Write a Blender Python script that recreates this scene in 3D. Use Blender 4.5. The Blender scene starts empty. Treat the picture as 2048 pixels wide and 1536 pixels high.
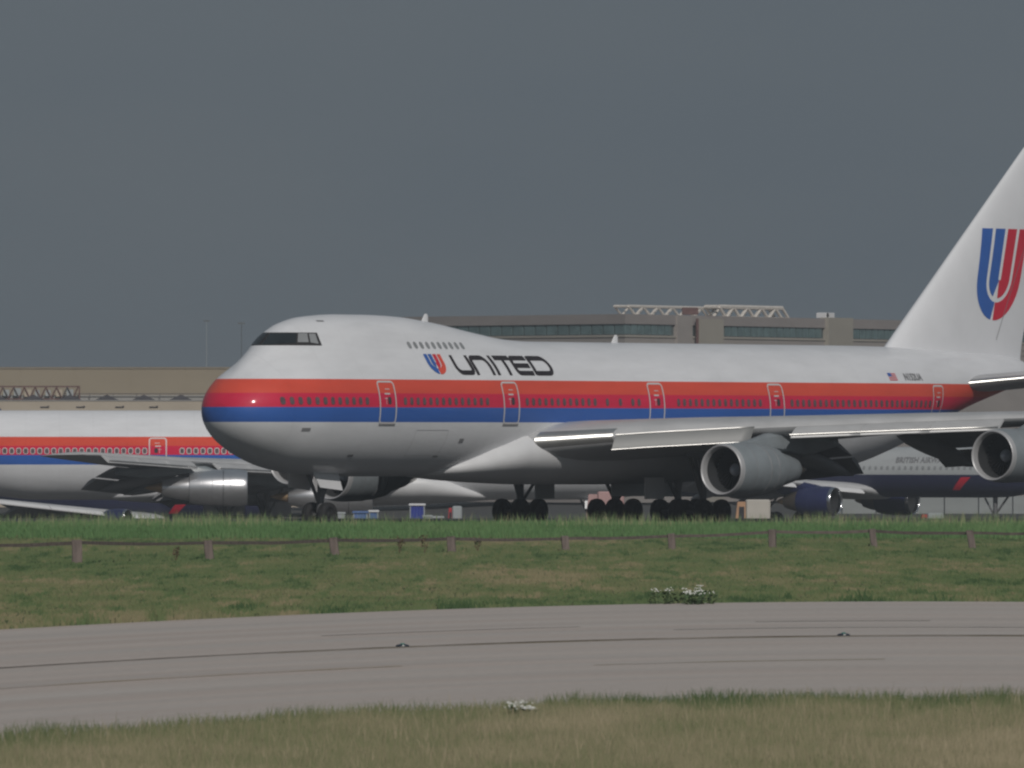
import bpy, math, random
import numpy as np
from mathutils import Vector, Matrix

random.seed(7)
rng = np.random.default_rng(11)
SC = bpy.context.scene
COL = SC.collection
R = math.radians

# ------------------------------------------------------------------ camera, world, sun, exposure
CAMH = 4.2
FPX = 20500.0                      # focal length in pixels of a 2048-wide frame
cam_d = bpy.data.cameras.new('camera')
cam = bpy.data.objects.new('camera', cam_d)
COL.objects.link(cam)
cam.location = (0, 0, CAMH)
cam.rotation_euler = (math.pi / 2 + math.atan(109.0 / FPX), 0, 0)
cam_d.sensor_width = 36.0
cam_d.lens = FPX * 36.0 / 2048.0
cam_d.clip_start = 1.0
cam_d.clip_end = 20000.0
cam_d.dof.use_dof = True
cam_d.dof.focus_distance = 470.0
cam_d.dof.aperture_fstop = 9.0
SC.camera = cam

SUN_AZ = R(13)                      # from straight behind the camera towards its right
SUN_EL = R(33)
sun_dir = Vector((math.sin(SUN_AZ) * math.cos(SUN_EL), -math.cos(SUN_AZ) * math.cos(SUN_EL), math.sin(SUN_EL)))

world = bpy.data.worlds.new('World')
SC.world = world
world.use_nodes = True
nt = world.node_tree
bg = nt.nodes['Background']
sky = nt.nodes.new('ShaderNodeTexSky')
sky.sky_type = 'NISHITA'
sky.sun_disc = False
sky.sun_elevation = SUN_EL
sky.sun_rotation = math.atan2(sun_dir.x, sun_dir.y)
sky.dust_density = 3.0
tc = nt.nodes.new('ShaderNodeTexCoord')
mp = nt.nodes.new('ShaderNodeMapping')
mp.inputs['Scale'].default_value = (11.0, 11.0, 30.0)
nz = nt.nodes.new('ShaderNodeTexNoise')
nz.inputs['Scale'].default_value = 1.6
nz.inputs['Detail'].default_value = 4.0
cr = nt.nodes.new('ShaderNodeValToRGB')
cr.color_ramp.elements[0].position = 0.3
cr.color_ramp.elements[0].color = (1.02, 1.24, 1.46, 1)
cr.color_ramp.elements[1].position = 0.75
cr.color_ramp.elements[1].color = (1.13, 1.33, 1.51, 1)
mx = nt.nodes.new('ShaderNodeMix')
mx.data_type = 'RGBA'
mx.inputs['Factor'].default_value = 0.97
nt.links.new(tc.outputs['Generated'], mp.inputs['Vector'])
nt.links.new(mp.outputs['Vector'], nz.inputs['Vector'])
nt.links.new(nz.outputs['Fac'], cr.inputs['Fac'])
nt.links.new(sky.outputs['Color'], mx.inputs['A'])
nt.links.new(cr.outputs['Color'], mx.inputs['B'])
nt.links.new(mx.outputs['Result'], bg.inputs['Color'])
bg.inputs['Strength'].default_value = 0.1

sl = bpy.data.lights.new('sun', 'SUN')
sl.energy = 2.0
sl.angle = R(0.6)
sl.color = (1.0, 0.955, 0.9)
so = bpy.data.objects.new('sun', sl)
COL.objects.link(so)
so.rotation_euler = sun_dir.to_track_quat('Z', 'Y').to_euler()

SC.view_settings.view_transform = 'Standard'
SC.view_settings.look = 'None'
SC.view_settings.exposure = 0.0
SC.view_settings.gamma = 1.0
SC.view_settings.use_curve_mapping = False
SC.render.filter_size = 2.3
SC.cycles.filter_width = 2.3
SC.cycles.max_bounces = 6

# ------------------------------------------------------------------ helpers
def link(o, parent=None):
    COL.objects.link(o)
    if parent is not None:
        o.parent = parent
    return o

def tag(o, label=None, cat=None, group=None, kind=None):
    if label: o['label'] = label
    if cat: o['category'] = cat
    if group: o['group'] = group
    if kind: o['kind'] = kind
    return o

def empty(name, loc=(0, 0, 0), rz=0.0, ry=0.0):
    o = bpy.data.objects.new(name, None)
    o.location = loc
    o.rotation_euler = (0, ry, rz)
    o.empty_display_size = 0.5
    return link(o)

def kids(o):
    return [c for c in bpy.data.objects if c.parent == o]

def copy_tree(o, parent=None, loc=None):
    c = o.copy()
    COL.objects.link(c)
    c.parent = parent
    if loc is not None: c.location = loc
    for k in kids(o):
        copy_tree(k, c)
    return c

def mesh(name, V, F, mat, parent=None, smooth=True, sharp=38, loc=None):
    me = bpy.data.meshes.new(name)
    me.from_pydata([tuple(map(float, v)) for v in V], [], [tuple(int(i) for i in f) for f in F])
    me.validate()
    if isinstance(mat, (list, tuple)):
        for m in mat: me.materials.append(m)
    else:
        me.materials.append(mat)
    if smooth:
        me.shade_smooth()
        me.set_sharp_from_angle(angle=R(sharp))
    me.update()
    o = bpy.data.objects.new(name, me)
    if loc is not None: o.location = loc
    return link(o, parent)

class MB:
    def __init__(s):
        s.v, s.f = [], []
    def add(s, V, F):
        k = len(s.v)
        s.v += [tuple(p) for p in V]
        s.f += [tuple(i + k for i in f) for f in F]
        return s
    def box(s, x0, x1, y0, y1, z0, z1):
        V = [(x, y, z) for x in (x0, x1) for y in (y0, y1) for z in (z0, z1)]
        return s.hexa(V)
    def hexa(s, V):
        # order: x0y0z0 x0y0z1 x0y1z0 x0y1z1 x1y0z0 x1y0z1 x1y1z0 x1y1z1
        return s.add(V, [(0, 1, 3, 2), (4, 6, 7, 5), (0, 4, 5, 1), (2, 3, 7, 6), (0, 2, 6, 4), (1, 5, 7, 3)])
    def cbox(s, x0, x1, y0, y1, z0, z1, b=0.03):
        # box with chamfered vertical and top edges
        pts = [(x0 + b, y0), (x1 - b, y0), (x1, y0 + b), (x1, y1 - b), (x1 - b, y1), (x0 + b, y1), (x0, y1 - b), (x0, y0 + b)]
        cx, cy = (x0 + x1) / 2, (y0 + y1) / 2
        ins = [(cx + (x - cx) * (1 - 2 * b / max(x1 - x0, .01)), cy + (y - cy) * (1 - 2 * b / max(y1 - y0, .01))) for x, y in pts]
        V = [(x, y, z0) for x, y in pts] + [(x, y, z1 - b) for x, y in pts] + [(x, y, z1) for x, y in ins]
        F = [tuple(range(7, -1, -1)), tuple(range(16, 24))]
        for r in (0, 8):
            for i in range(8):
                j = (i + 1) % 8
                F.append((r + i, r + j, r + 8 + j, r + 8 + i))
        return s.add(V, F)
    def tube(s, p, q, r1, r2=None, n=10, caps=True):
        p, q = Vector(p), Vector(q)
        r2 = r1 if r2 is None else r2
        d = (q - p).normalized()
        u = d.orthogonal().normalized()
        w = d.cross(u)
        V = []
        for c, r in ((p, r1), (q, r2)):
            for i in range(n):
                a = 2 * math.pi * i / n
                V.append(c + (u * math.cos(a) + w * math.sin(a)) * r)
        F = [(i, (i + 1) % n, n + (i + 1) % n, n + i) for i in range(n)]
        if caps: F += [tuple(range(n - 1, -1, -1)), tuple(range(n, 2 * n))]
        return s.add(V, F)
    def lathe(s, prof, axis='X', n=32, c=(0, 0, 0)):
        V, F = [], []
        for (x, r) in prof:
            for i in range(n):
                a = 2 * math.pi * i / n
                if axis == 'X': V.append((c[0] + x, c[1] + r * math.cos(a), c[2] + r * math.sin(a)))
                elif axis == 'Y': V.append((c[0] + r * math.sin(a), c[1] + x, c[2] + r * math.cos(a)))
                else: V.append((c[0] + r * math.cos(a), c[1] + r * math.sin(a), c[2] + x))
        for k in range(len(prof) - 1):
            for i in range(n):
                j = (i + 1) % n
                F.append((k * n + i, k * n + j, (k + 1) * n + j, (k + 1) * n + i))
        return s.add(V, F)
    def loft(s, rings, closed=True, cap0=True, cap1=True):
        n = len(rings[0])
        V = [p for r in rings for p in r]
        F = []
        for k in range(len(rings) - 1):
            for i in range(n if closed else n - 1):
                j = (i + 1) % n
                F.append((k * n + i, k * n + j, (k + 1) * n + j, (k + 1) * n + i))
        if closed and cap0: F.append(tuple(range(n - 1, -1, -1)))
        if closed and cap1: F.append(tuple(range((len(rings) - 1) * n, len(rings) * n)))
        return s.add(V, F)
    def prism(s, poly, a0, a1, plane='XZ'):
        def P(u, w, a):
            return (u, a, w) if plane == 'XZ' else ((u, w, a) if plane == 'XY' else (a, u, w))
        n = len(poly)
        V = [P(u, w, a0) for u, w in poly] + [P(u, w, a1) for u, w in poly]
        F = [tuple(range(n - 1, -1, -1)), tuple(range(n, 2 * n))]
        F += [(i, (i + 1) % n, n + (i + 1) % n, n + i) for i in range(n)]
        return s.add(V, F)
    def build(s, name, mat, parent=None, smooth=True, sharp=38, loc=None):
        return mesh(name, s.v, s.f, mat, parent, smooth, sharp, loc)

# ------------------------------------------------------------------ materials
def principled(name):
    m = bpy.data.materials.new(name)
    m.use_nodes = True
    return m, m.node_tree, m.node_tree.nodes['Principled BSDF']

def ramp(nt, fac, stops, interp='LINEAR'):
    r = nt.nodes.new('ShaderNodeValToRGB')
    r.color_ramp.interpolation = interp
    els = r.color_ramp.elements
    while len(els) < len(stops): els.new(0.5)
    for e, (p, c) in zip(els, stops):
        e.position = p
        e.color = (*c, 1) if len(c) == 3 else c
    nt.links.new(fac, r.inputs['Fac'])
    return r.outputs['Color']

def noise(nt, scale=(1, 1, 1), detail=4.0, rough=0.6, coord='Object'):
    t = nt.nodes.new('ShaderNodeTexCoord')
    m = nt.nodes.new('ShaderNodeMapping')
    m.inputs['Scale'].default_value = scale
    n = nt.nodes.new('ShaderNodeTexNoise')
    n.inputs['Scale'].default_value = 1.0
    n.inputs['Detail'].default_value = detail
    n.inputs['Roughness'].default_value = rough
    nt.links.new(t.outputs[coord], m.inputs['Vector'])
    nt.links.new(m.outputs['Vector'], n.inputs['Vector'])
    return n.outputs['Fac']

def mul(nt, a, b):
    x = nt.nodes.new('ShaderNodeMix')
    x.data_type = 'RGBA'
    x.blend_type = 'MULTIPLY'
    x.inputs['Factor'].default_value = 1.0
    nt.links.new(a, x.inputs['A'])
    nt.links.new(b, x.inputs['B'])
    return x.outputs['Result']

def mat(name, col, rough=0.5, metal=0.0, var=0.12, scale=(1, 1, 1), detail=4.0, bump=0.0):
    m, nt, b = principled(name)
    f = noise(nt, scale, detail)
    lo = tuple(c * (1 - var) for c in col)
    hi = tuple(min(1, c * (1 + var)) for c in col)
    nt.links.new(ramp(nt, f, [(0.3, lo), (0.7, hi)]), b.inputs['Base Color'])
    b.inputs['Roughness'].default_value = rough
    b.inputs['Metallic'].default_value = metal
    if bump:
        bp = nt.nodes.new('ShaderNodeBump')
        bp.inputs['Strength'].default_value = bump
        bp.inputs['Distance'].default_value = 0.02
        nt.links.new(f, bp.inputs['Height'])
        nt.links.new(bp.outputs['Normal'], b.inputs['Normal'])
    return m

def livery(name, bands, zmin, zmax, rough=0.55, dirt=0.10, coat=0.35):
    """paint in horizontal bands: bands = [(z_from, colour), ...] from the keel up"""
    m, nt, b = principled(name)
    t = nt.nodes.new('ShaderNodeTexCoord')
    sp = nt.nodes.new('ShaderNodeSeparateXYZ')
    mr = nt.nodes.new('ShaderNodeMapRange')
    mr.inputs['From Min'].default_value = zmin
    mr.inputs['From Max'].default_value = zmax
    nt.links.new(t.outputs['Object'], sp.inputs[0])
    nt.links.new(sp.outputs['Z'], mr.inputs['Value'])
    stops = [(max(0.0, (z - zmin) / (zmax - zmin)), c) for z, c in bands]
    base = ramp(nt, mr.outputs['Result'], stops, 'CONSTANT')
    f = noise(nt, (0.35, 1.2, 1.6), 5.0)
    d = ramp(nt, f, [(0.28, (1 - dirt,) * 3), (0.62, (1, 1, 1))])
    c1 = mul(nt, base, d)
    # panel seams round the barrel, faint
    w = nt.nodes.new('ShaderNodeMath'); w.operation = 'FRACT'
    dv = nt.nodes.new('ShaderNodeMath'); dv.operation = 'MULTIPLY'; dv.inputs[1].default_value = 0.41
    nt.links.new(sp.outputs['X'], dv.inputs[0]); nt.links.new(dv.outputs[0], w.inputs[0])
    seam = ramp(nt, w.outputs[0], [(0.0, (0.93,) * 3), (0.012, (1, 1, 1))], 'CONSTANT')
    nt.links.new(mul(nt, c1, seam), b.inputs['Base Color'])
    b.inputs['Roughness'].default_value = rough
    b.inputs['Specular IOR Level'].default_value = 0.3
    b.inputs['Coat Weight'].default_value = coat
    if coat == 0: b.inputs['Specular IOR Level'].default_value = 0.12
    b.inputs['Coat Roughness'].default_value = 0.12
    return m

WHITE = (0.775, 0.785, 0.815); BELLY = (0.72, 0.73, 0.755)
ORANGE = (0.74, 0.088, 0.05); RED = (0.68, 0.018, 0.07); BLUE = (0.034, 0.125, 0.45)
M = {}
M['jumbo_paint'] = livery('striped airliner paint', [(0, BELLY), (4.95, BLUE), (5.63, RED), (6.30, ORANGE), (6.95, WHITE)], 0, 12)
M['dull_jumbo_paint'] = livery('dull striped airliner paint', [(0, BELLY), (4.95, BLUE), (5.63, RED), (6.30, ORANGE), (6.95, WHITE)], 0, 12, 0.7, 0.1, 0.0)
PEARL = (0.43, 0.45, 0.46); MIDN = (0.024, 0.027, 0.07)
M['twin_paint'] = livery('grey over midnight blue paint', [(0, MIDN), (4.0, PEARL)], 0, 12)
M['small_twin_paint'] = livery('grey over midnight paint small', [(0, MIDN), (3.7, PEARL)], 0, 12)
M['white'] = mat('white paint', WHITE, 0.35, 0, 0.04, (0.5, 0.5, 0.5))
M['bare_white'] = mat('off white paint', (0.70, 0.705, 0.72), 0.4, 0, 0.06, (0.6, 0.6, 0.6))
M['wing_grey'] = mat('wing grey paint', (0.47, 0.475, 0.485), 0.45, 0, 0.12, (0.5, 0.5, 2))
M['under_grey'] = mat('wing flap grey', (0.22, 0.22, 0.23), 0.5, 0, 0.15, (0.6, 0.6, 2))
M['polish'] = mat('polished aluminium', (0.62, 0.63, 0.65), 0.2, 1.0, 0.08, (0.8, 0.8, 3))
M['brushed'] = mat('brushed aluminium', (0.52, 0.53, 0.54), 0.32, 1.0, 0.12, (0.8, 2, 2))
M['bright_metal'] = mat('bright bare aluminium', (0.78, 0.78, 0.80), 0.28, 0.9, 0.1, (0.8, 2, 2))
M['cowl_grey'] = mat('cowl grey paint', (0.235, 0.262, 0.28), 0.4, 0.0, 0.16, (0.8, 0.9, 0.9))
M['lip_grey'] = mat('inlet lip metal', (0.50, 0.50, 0.51), 0.42, 0.3, 0.08)
M['hot_metal'] = mat('exhaust metal', (0.20, 0.17, 0.14), 0.45, 0.8, 0.2)
M['tan_metal'] = mat('tan exhaust cone metal', (0.42, 0.29, 0.17), 0.45, 0.6, 0.15)
M['duct_dark'] = mat('inlet duct dark', (0.05, 0.052, 0.055), 0.5, 0.2, 0.1)
M['fan_dark'] = mat('fan blade metal', (0.04, 0.04, 0.043), 0.4, 0.6, 0.2)
M['spinner'] = mat('spinner grey', (0.42, 0.45, 0.5), 0.35, 0.2, 0.06)
M['tyre'] = mat('tyre rubber', (0.018, 0.018, 0.019), 0.8, 0, 0.2)
M['rim'] = mat('wheel rim', (0.25, 0.25, 0.25), 0.45, 0.6, 0.1)
M['gear_metal'] = mat('landing gear metal', (0.16, 0.16, 0.165), 0.45, 0.3, 0.15)
M['glass_dark'] = mat('cabin window glass', (0.05, 0.05, 0.055), 0.12, 0, 0.15)
M['glass_grey'] = mat('pale grey window glass', (0.28, 0.29, 0.30), 0.15, 0, 0.1)  # plain pale grey glass for flight deck, upper deck and twin jet windows
M['glass_cabin'] = mat('pale reddish cabin glass', (0.13, 0.095, 0.105), 0.2, 0, 0.25, (3, 3, 3))  # lightened reddish glass colour, for less contrast with the red band
M['glass_screen'] = mat('windscreen glass', (0.02, 0.026, 0.03), 0.06, 0, 0.3, (.7, .7, .7))
M['edge_metal'] = mat('dull bare leading edge metal', (0.66, 0.65, 0.63), 0.34, 0.9, 0.12, (1.5, 1.5, 3))
M['slat_paint'] = mat('slat grey paint', (0.42, 0.425, 0.435), 0.35, 0, 0.08, (0.6, 0.6, 2))
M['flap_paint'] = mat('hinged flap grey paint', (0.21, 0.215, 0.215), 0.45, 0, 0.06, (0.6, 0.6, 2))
M['seam'] = mat('panel seam', (0.42, 0.42, 0.43), 0.5)
M['frame_dark'] = mat('windscreen post dark', (0.03, 0.026, 0.026), 0.45)
M['letter_black'] = mat('dark brown lettering paint', (0.022, 0.014, 0.016), 0.4)
M['letter_grey'] = mat('grey lettering paint', (0.20, 0.20, 0.21), 0.5)
M['logo_blue'] = mat('logo blue paint', BLUE, 0.35, 0, 0.05)
M['logo_red'] = mat('logo red paint', (0.62, 0.02, 0.05), 0.35, 0, 0.05)
M['logo_orange'] = mat('logo orange paint', ORANGE, 0.35, 0, 0.05)
M['midnight'] = mat('midnight blue paint', (0.02, 0.026, 0.09), 0.3, 0, 0.1)
M['outline'] = mat('door outline paint', (0.62, 0.6, 0.6), 0.45, 0, 0.05)
M['wood'] = mat('weathered sleeper wood', (0.17, 0.135, 0.12), 0.85, 0, 0.4, (6, 6, 1.2), 6, 0.4)
M['rail_wood'] = mat('grey weathered rail wood', (0.13, 0.105, 0.09), 0.85, 0, 0.35, (0.8, 6, 6), 6, 0.4)
M['stone'] = mat('terminal concrete cladding', (0.345, 0.315, 0.295), 0.8, 0, 0.08, (0.15, 0.15, 0.6), 5)
M['stone_dark'] = mat('terminal parapet concrete', (0.30, 0.272, 0.262), 0.8, 0, 0.08, (0.15, 0.15, 0.6), 5)
M['pier'] = mat('tan concrete pier', (0.36, 0.335, 0.29), 0.8, 0, 0.08, (0.2, 0.2, 0.2), 5)
M['teal'] = mat('teal tinted glass', (0.125, 0.185, 0.19), 0.3, 0, 0.25, (0.7, 0.7, 0.7))
M['mullion'] = mat('dark window mullion', (0.09, 0.11, 0.11), 0.5)
M['truss_white'] = mat('white painted steel', (0.66, 0.62, 0.57), 0.5, 0, 0.15, (2, 2, 2))
M['rust'] = mat('brown painted steel', (0.13, 0.065, 0.06), 0.6, 0, 0.3, (2, 2, 2))
M['tan_wall'] = mat('tan corrugated cladding', (0.325, 0.275, 0.20), 0.75, 0, 0.06, (0.1, 0.1, 0.3), 5)
M['tan_seam'] = mat('tan cladding seam', (0.26, 0.22, 0.165), 0.75)
M['beige_wall'] = mat('beige rendered wall', (0.46, 0.40, 0.32), 0.8, 0, 0.07, (0.2, 0.2, 0.4), 5)
M['roof_grey'] = mat('grey roof upstand', (0.30, 0.295, 0.285), 0.8, 0, 0.1, (0.3, 0.3, 0.6))
M['rooflight'] = mat('dark slate rooflight', (0.085, 0.075, 0.08), 0.6, 0, 0.15)
M['pole'] = mat('dull galvanised pole', (0.14, 0.15, 0.155), 0.6, 0.2, 0.1)
M['cart_blue'] = mat('faded blue curtain', (0.10, 0.17, 0.36), 0.75, 0, 0.12, (2, 2, 1))
M['deep_blue'] = mat('strong blue curtain', (0.03, 0.05, 0.27), 0.7, 0, 0.12, (2, 2, 1))
M['bin_grey'] = mat('pale grey plastic', (0.36, 0.39, 0.40), 0.6, 0, 0.1)
M['pink'] = mat('faded pink paint', (0.46, 0.29, 0.28), 0.55, 0, 0.1)
M['van_cream'] = mat('cream van paint', (0.52, 0.49, 0.44), 0.45, 0, 0.06)
M['van_tan'] = mat('tan van paint', (0.48, 0.28, 0.16), 0.5, 0, 0.1)
M['red_paint'] = mat('red paint', (0.42, 0.03, 0.04), 0.5, 0, 0.1)
M['fence_wall'] = mat('pale blast wall', (0.27, 0.29, 0.29), 0.7, 0, 0.1, (0.2, 0.2, 1))
M['lamp_glass'] = mat('taxi light lens', (0.05, 0.22, 0.18), 0.2, 0, 0.1)
M['lamp_body'] = mat('taxi light body', (0.03, 0.04, 0.06), 0.5, 0.3)
M['petal'] = mat('white flower petals', (0.74, 0.74, 0.70), 0.7, 0, 0.08)
M['weed'] = mat('dark green weed leaf', (0.075, 0.125, 0.05), 0.7, 0, 0.3, (9, 9, 9))
M['dock'] = mat('brown seeding dock', (0.12, 0.085, 0.045), 0.85, 0, 0.3, (9, 9, 9))

def grass_mat(name, stops):
    m, nt, b = principled(name)
    a = nt.nodes.new('ShaderNodeAttribute')
    a.attribute_name = 'tint'
    nt.links.new(ramp(nt, a.outputs['Fac'], stops), b.inputs['Base Color'])
    b.inputs['Roughness'].default_value = 0.75
    b.inputs['Specular IOR Level'].default_value = 0.15
    return m

def ground_mat():
    m, nt, b = principled('soil and short turf')
    f = noise(nt, (0.25, 0.06, 1), 6.0, 0.65)
    g = noise(nt, (2.5, 1.2, 1), 6.0, 0.7)
    c = ramp(nt, f, [(0.35, (0.095, 0.13, 0.053)), (0.65, (0.145, 0.15, 0.073))])
    d = ramp(nt, g, [(0.3, (0.7,) * 3), (0.7, (1.15,) * 3)])
    nt.links.new(mul(nt, c, d), b.inputs['Base Color'])
    b.inputs['Roughness'].default_value = 0.95
    b.inputs['Specular IOR Level'].default_value = 0.1
    return m
M['ground'] = ground_mat()

def concrete_mat(name, col, streak=True, rough=0.8, sc=(0.02, 0.55, 1)):
    m, nt, b = principled(name)
    u = nt.nodes.new('ShaderNodeUVMap')
    def nz(scale, detail=5.0):
        mp = nt.nodes.new('ShaderNodeMapping'); mp.inputs['Scale'].default_value = scale
        n = nt.nodes.new('ShaderNodeTexNoise'); n.inputs['Scale'].default_value = 1; n.inputs['Detail'].default_value = detail
        nt.links.new(u.outputs['UV'], mp.inputs['Vector']); nt.links.new(mp.outputs['Vector'], n.inputs['Vector'])
        return n.outputs['Fac']
    a = ramp(nt, nz((sc[0], sc[1], 1)), [(0.32, tuple(c * 0.91 for c in col)), (0.68, tuple(c * 1.06 for c in col))])
    w = ramp(nt, nz((0.05, 0.6, 1)), [(0.34, (0.99, 0.955, 0.94)), (0.66, (1.0, 1.02, 1.03))])
    s = ramp(nt, nz((5, 5, 1), 3), [(0.3, (0.94,) * 3), (0.7, (1.04,) * 3)])
    nt.links.new(mul(nt, mul(nt, a, w), s), b.inputs['Base Color'])
    b.inputs['Roughness'].default_value = rough
    b.inputs['Specular IOR Level'].default_value = 0.2
    return m
M['taxiway'] = concrete_mat('brushed taxiway concrete', (0.525, 0.47, 0.43))
M['asphalt'] = concrete_mat('dark runway asphalt', (0.06, 0.06, 0.062))
M['apron'] = concrete_mat('apron concrete', (0.085, 0.083, 0.08))
def worn_line(name, col, bare):
    m, nt, b = principled(name)
    u = nt.nodes.new('ShaderNodeUVMap')
    mp = nt.nodes.new('ShaderNodeMapping'); mp.inputs['Scale'].default_value = (0.45, 0.3, 1)
    n = nt.nodes.new('ShaderNodeTexNoise'); n.inputs['Scale'].default_value = 1; n.inputs['Detail'].default_value = 5
    nt.links.new(u.outputs['UV'], mp.inputs['Vector']); nt.links.new(mp.outputs['Vector'], n.inputs['Vector'])
    nt.links.new(ramp(nt, n.outputs['Fac'], [(0.38, col), (0.66, bare)]), b.inputs['Base Color'])
    b.inputs['Roughness'].default_value = 0.85
    b.inputs['Specular IOR Level'].default_value = 0.2
    return m
M['tar'] = worn_line('tarred joint', (0.11, 0.09, 0.075), (0.36, 0.31, 0.27))
M['yellow'] = worn_line('worn yellow line', (0.33, 0.25, 0.11), (0.48, 0.425, 0.38))

# ------------------------------------------------------------------ value noise in numpy (patchiness of turf)
_tab = rng.random((256, 256))
def vnoise(x, y):
    xi, yi = np.floor(x).astype(int), np.floor(y).astype(int)
    fx, fy = x - xi, y - yi
    fx = fx * fx * (3 - 2 * fx); fy = fy * fy * (3 - 2 * fy)
    g = lambda a, b: _tab[a % 256, b % 256]
    return (g(xi, yi) * (1 - fx) + g(xi + 1, yi) * fx) * (1 - fy) + (g(xi, yi + 1) * (1 - fx) + g(xi + 1, yi + 1) * fx) * fy
def fbm(x, y, o=4):
    t, a, n = 0, 0.5, 0
    for k in range(o):
        t = t + a * vnoise(x * 2 ** k + 17 * k, y * 2 ** k + 5 * k); n += a; a *= 0.55
    return t / n

# ------------------------------------------------------------------ terrain
def sstep(a, b, x):
    t = np.clip((np.asarray(x, float) - a) / (b - a), 0, 1)
    return t * t * (3 - 2 * t)

def gz(x, y):
    x = np.asarray(x, float); y = np.asarray(y, float)
    z = 0.28 * sstep(415, 438, y) * (1 - sstep(448, 462, y))
    z = z - 2.4 * sstep(536, 592, y) - 0.26 * sstep(650, 720, y) - 0.84 * (1 - sstep(-16, 4, x)) * sstep(752, 782, y)
    z = z + 0.05 * (fbm(x * 0.12, y * 0.05) - 0.5) * (1 - sstep(455, 465, y)) * sstep(262, 275, y)
    return z

# far and near edges of the taxiway and its centre line, measured as (x, y) on the ground
def curve(pts):
    px = np.array([p[0] for p in pts]); py = np.array([p[1] for p in pts])
    c = np.polyfit(px, py, 2)
    def f(x):
        x = np.asarray(x, float)
        lo, hi = px.min() - 3, px.max() + 3
        xc = np.clip(x, lo, hi)
        return np.polyval(c, xc) + (x - xc) * np.polyval(np.polyder(c), xc)
    return f
far_edge = curve([(-10.7, 223.6), (-5.6, 239.1), (0.2, 251.8), (6.5, 259.6), (12.6, 259.8)])
mid_line = curve([(-8.9, 186), (-5.9, 194.4), (-2.2, 205), (3.9, 212), (10.5, 215.8)])
near_edge = curve([(-7, 138.5), (-3.5, 148.5), (0, 155.6), (4, 159.3), (8, 160.5)])

def sheet(name, xs, ys, mat, lift=0.0, label=None):
    X, Y = np.meshgrid(xs, ys)
    Z = gz(X, Y) + lift
    V = np.stack([X.ravel(), Y.ravel(), Z.ravel()], 1)
    nx, ny = len(xs), len(ys)
    F = [(j * nx + i, j * nx + i + 1, (j + 1) * nx + i + 1, (j + 1) * nx + i) for j in range(ny - 1) for i in range(nx - 1)]
    o = mesh(name, V, F, mat)
    uvs = o.data.uv_layers.new(name='UVMap')
    idx = np.array([l.vertex_index for l in o.data.loops])
    uvs.data.foreach_set('uv', V[idx][:, :2].ravel())
    return tag(o, kind='structure', label=label)

xs = np.concatenate([[-4000, -1500, -600, -250, -120, -60], np.arange(-40, 41, 4.0), [60, 120, 250, 600, 1500, 4000]])
ys = np.concatenate([[-300, -50, 60, 110, 150, 200, 240], np.arange(260, 470, 6.0), np.arange(470, 720, 12.0), [760, 850, 1000, 1300, 2000, 4000, 9000]])
sheet('ground', xs, ys, M['ground'])
sheet('runway', xs, np.array([466, 480, 500, 520, 536.0]), M['asphalt'], 0.02)
sheet('apron', xs, np.concatenate([[536.5], np.arange(542, 720, 12.0), [760, 850, 1000, 1300, 2000]]), M['apron'], 0.02)

def strip(name, f0, f1, mat, z, x0=-70, x1=70, n=140, rows=2):
    xx = np.linspace(x0, x1, n)
    V, UV = [], []
    for r in range(rows):
        t = r / (rows - 1)
        y = f0(xx) * (1 - t) + f1(xx) * t
        V += [(a, b, z) for a, b in zip(xx, y)]
        UV += [(a, (1 - t) * 100 + 0 + t * 12 * rows) if rows > 2 else (a, b) for a, b in zip(xx, y)]
    F = [(r * n + i, r * n + i + 1, (r + 1) * n + i + 1, (r + 1) * n + i) for r in range(rows - 1) for i in range(n - 1)]
    o = mesh(name, V, F, mat)
    uvs = o.data.uv_layers.new(name='UVMap')
    idx = np.array([l.vertex_index for l in o.data.loops])
    uvs.data.foreach_set('uv', np.array(UV)[idx].ravel())
    return tag(o, kind='structure')

def strip2(name, f, mat, z, x0, x1, nt_=24, n=160):
    """taxiway slab strip with uv running along it (u) and across it (v, metres)"""
    xx = np.linspace(x0, x1, n)
    V, UV = [], []
    for r in range(nt_ + 1):
        t = r / nt_
        y = f(xx, t)
        V += [(a, b, z) for a, b in zip(xx, y)]
        UV += [(a, t * 40.0) for a in xx]
    F = [(r * n + i, r * n + i + 1, (r + 1) * n + i + 1, (r + 1) * n + i) for r in range(nt_) for i in range(n - 1)]
    o = mesh(name, V, F, mat)
    uvs = o.data.uv_layers.new(name='UVMap')
    idx = np.array([l.vertex_index for l in o.data.loops])
    uvs.data.foreach_set('uv', np.array(UV)[idx].ravel())
    return tag(o, kind='structure')

def taxi_f(x, t):
    a, b, c = near_edge(x), mid_line(x), far_edge(x)
    return np.where(t < 0.55, a + (b - a) * t / 0.55, b + (c - b) * (t - 0.55) / 0.45)
strip2('taxiway', taxi_f, M['taxiway'], 0.06, -70, 70)
strip('taxiway_joint', lambda x: mid_line(x) - 0.55, lambda x: mid_line(x) + 0.35, M['tar'], 0.066)
strip('taxiway_centreline', lambda x: mid_line(x) - 1.0, lambda x: mid_line(x) - 0.6, M['yellow'], 0.066, -4.5, 70)
for k, (xa, xb, off) in enumerate([(-4, 1.5, 15), (5.5, 9.5, 17), (3.5, 14, 9), (-9, -2, -18), (1.5, 7, -23)]):
    strip('expansion_joint', lambda x, o=off: mid_line(x) + o, lambda x, o=off: mid_line(x) + o + 0.35, M['tar'] if k < 3 else M['yellow'], 0.0645, xa, xb, 30)

# ------------------------------------------------------------------ projection inverse, used to read real positions off the picture
def at(px, py_, d):
    """world point at image position (2048 frame) and distance d along the view axis"""
    return ((px - 1024) * d / FPX, d, CAMH + (877 - py_) * d / FPX)

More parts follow.
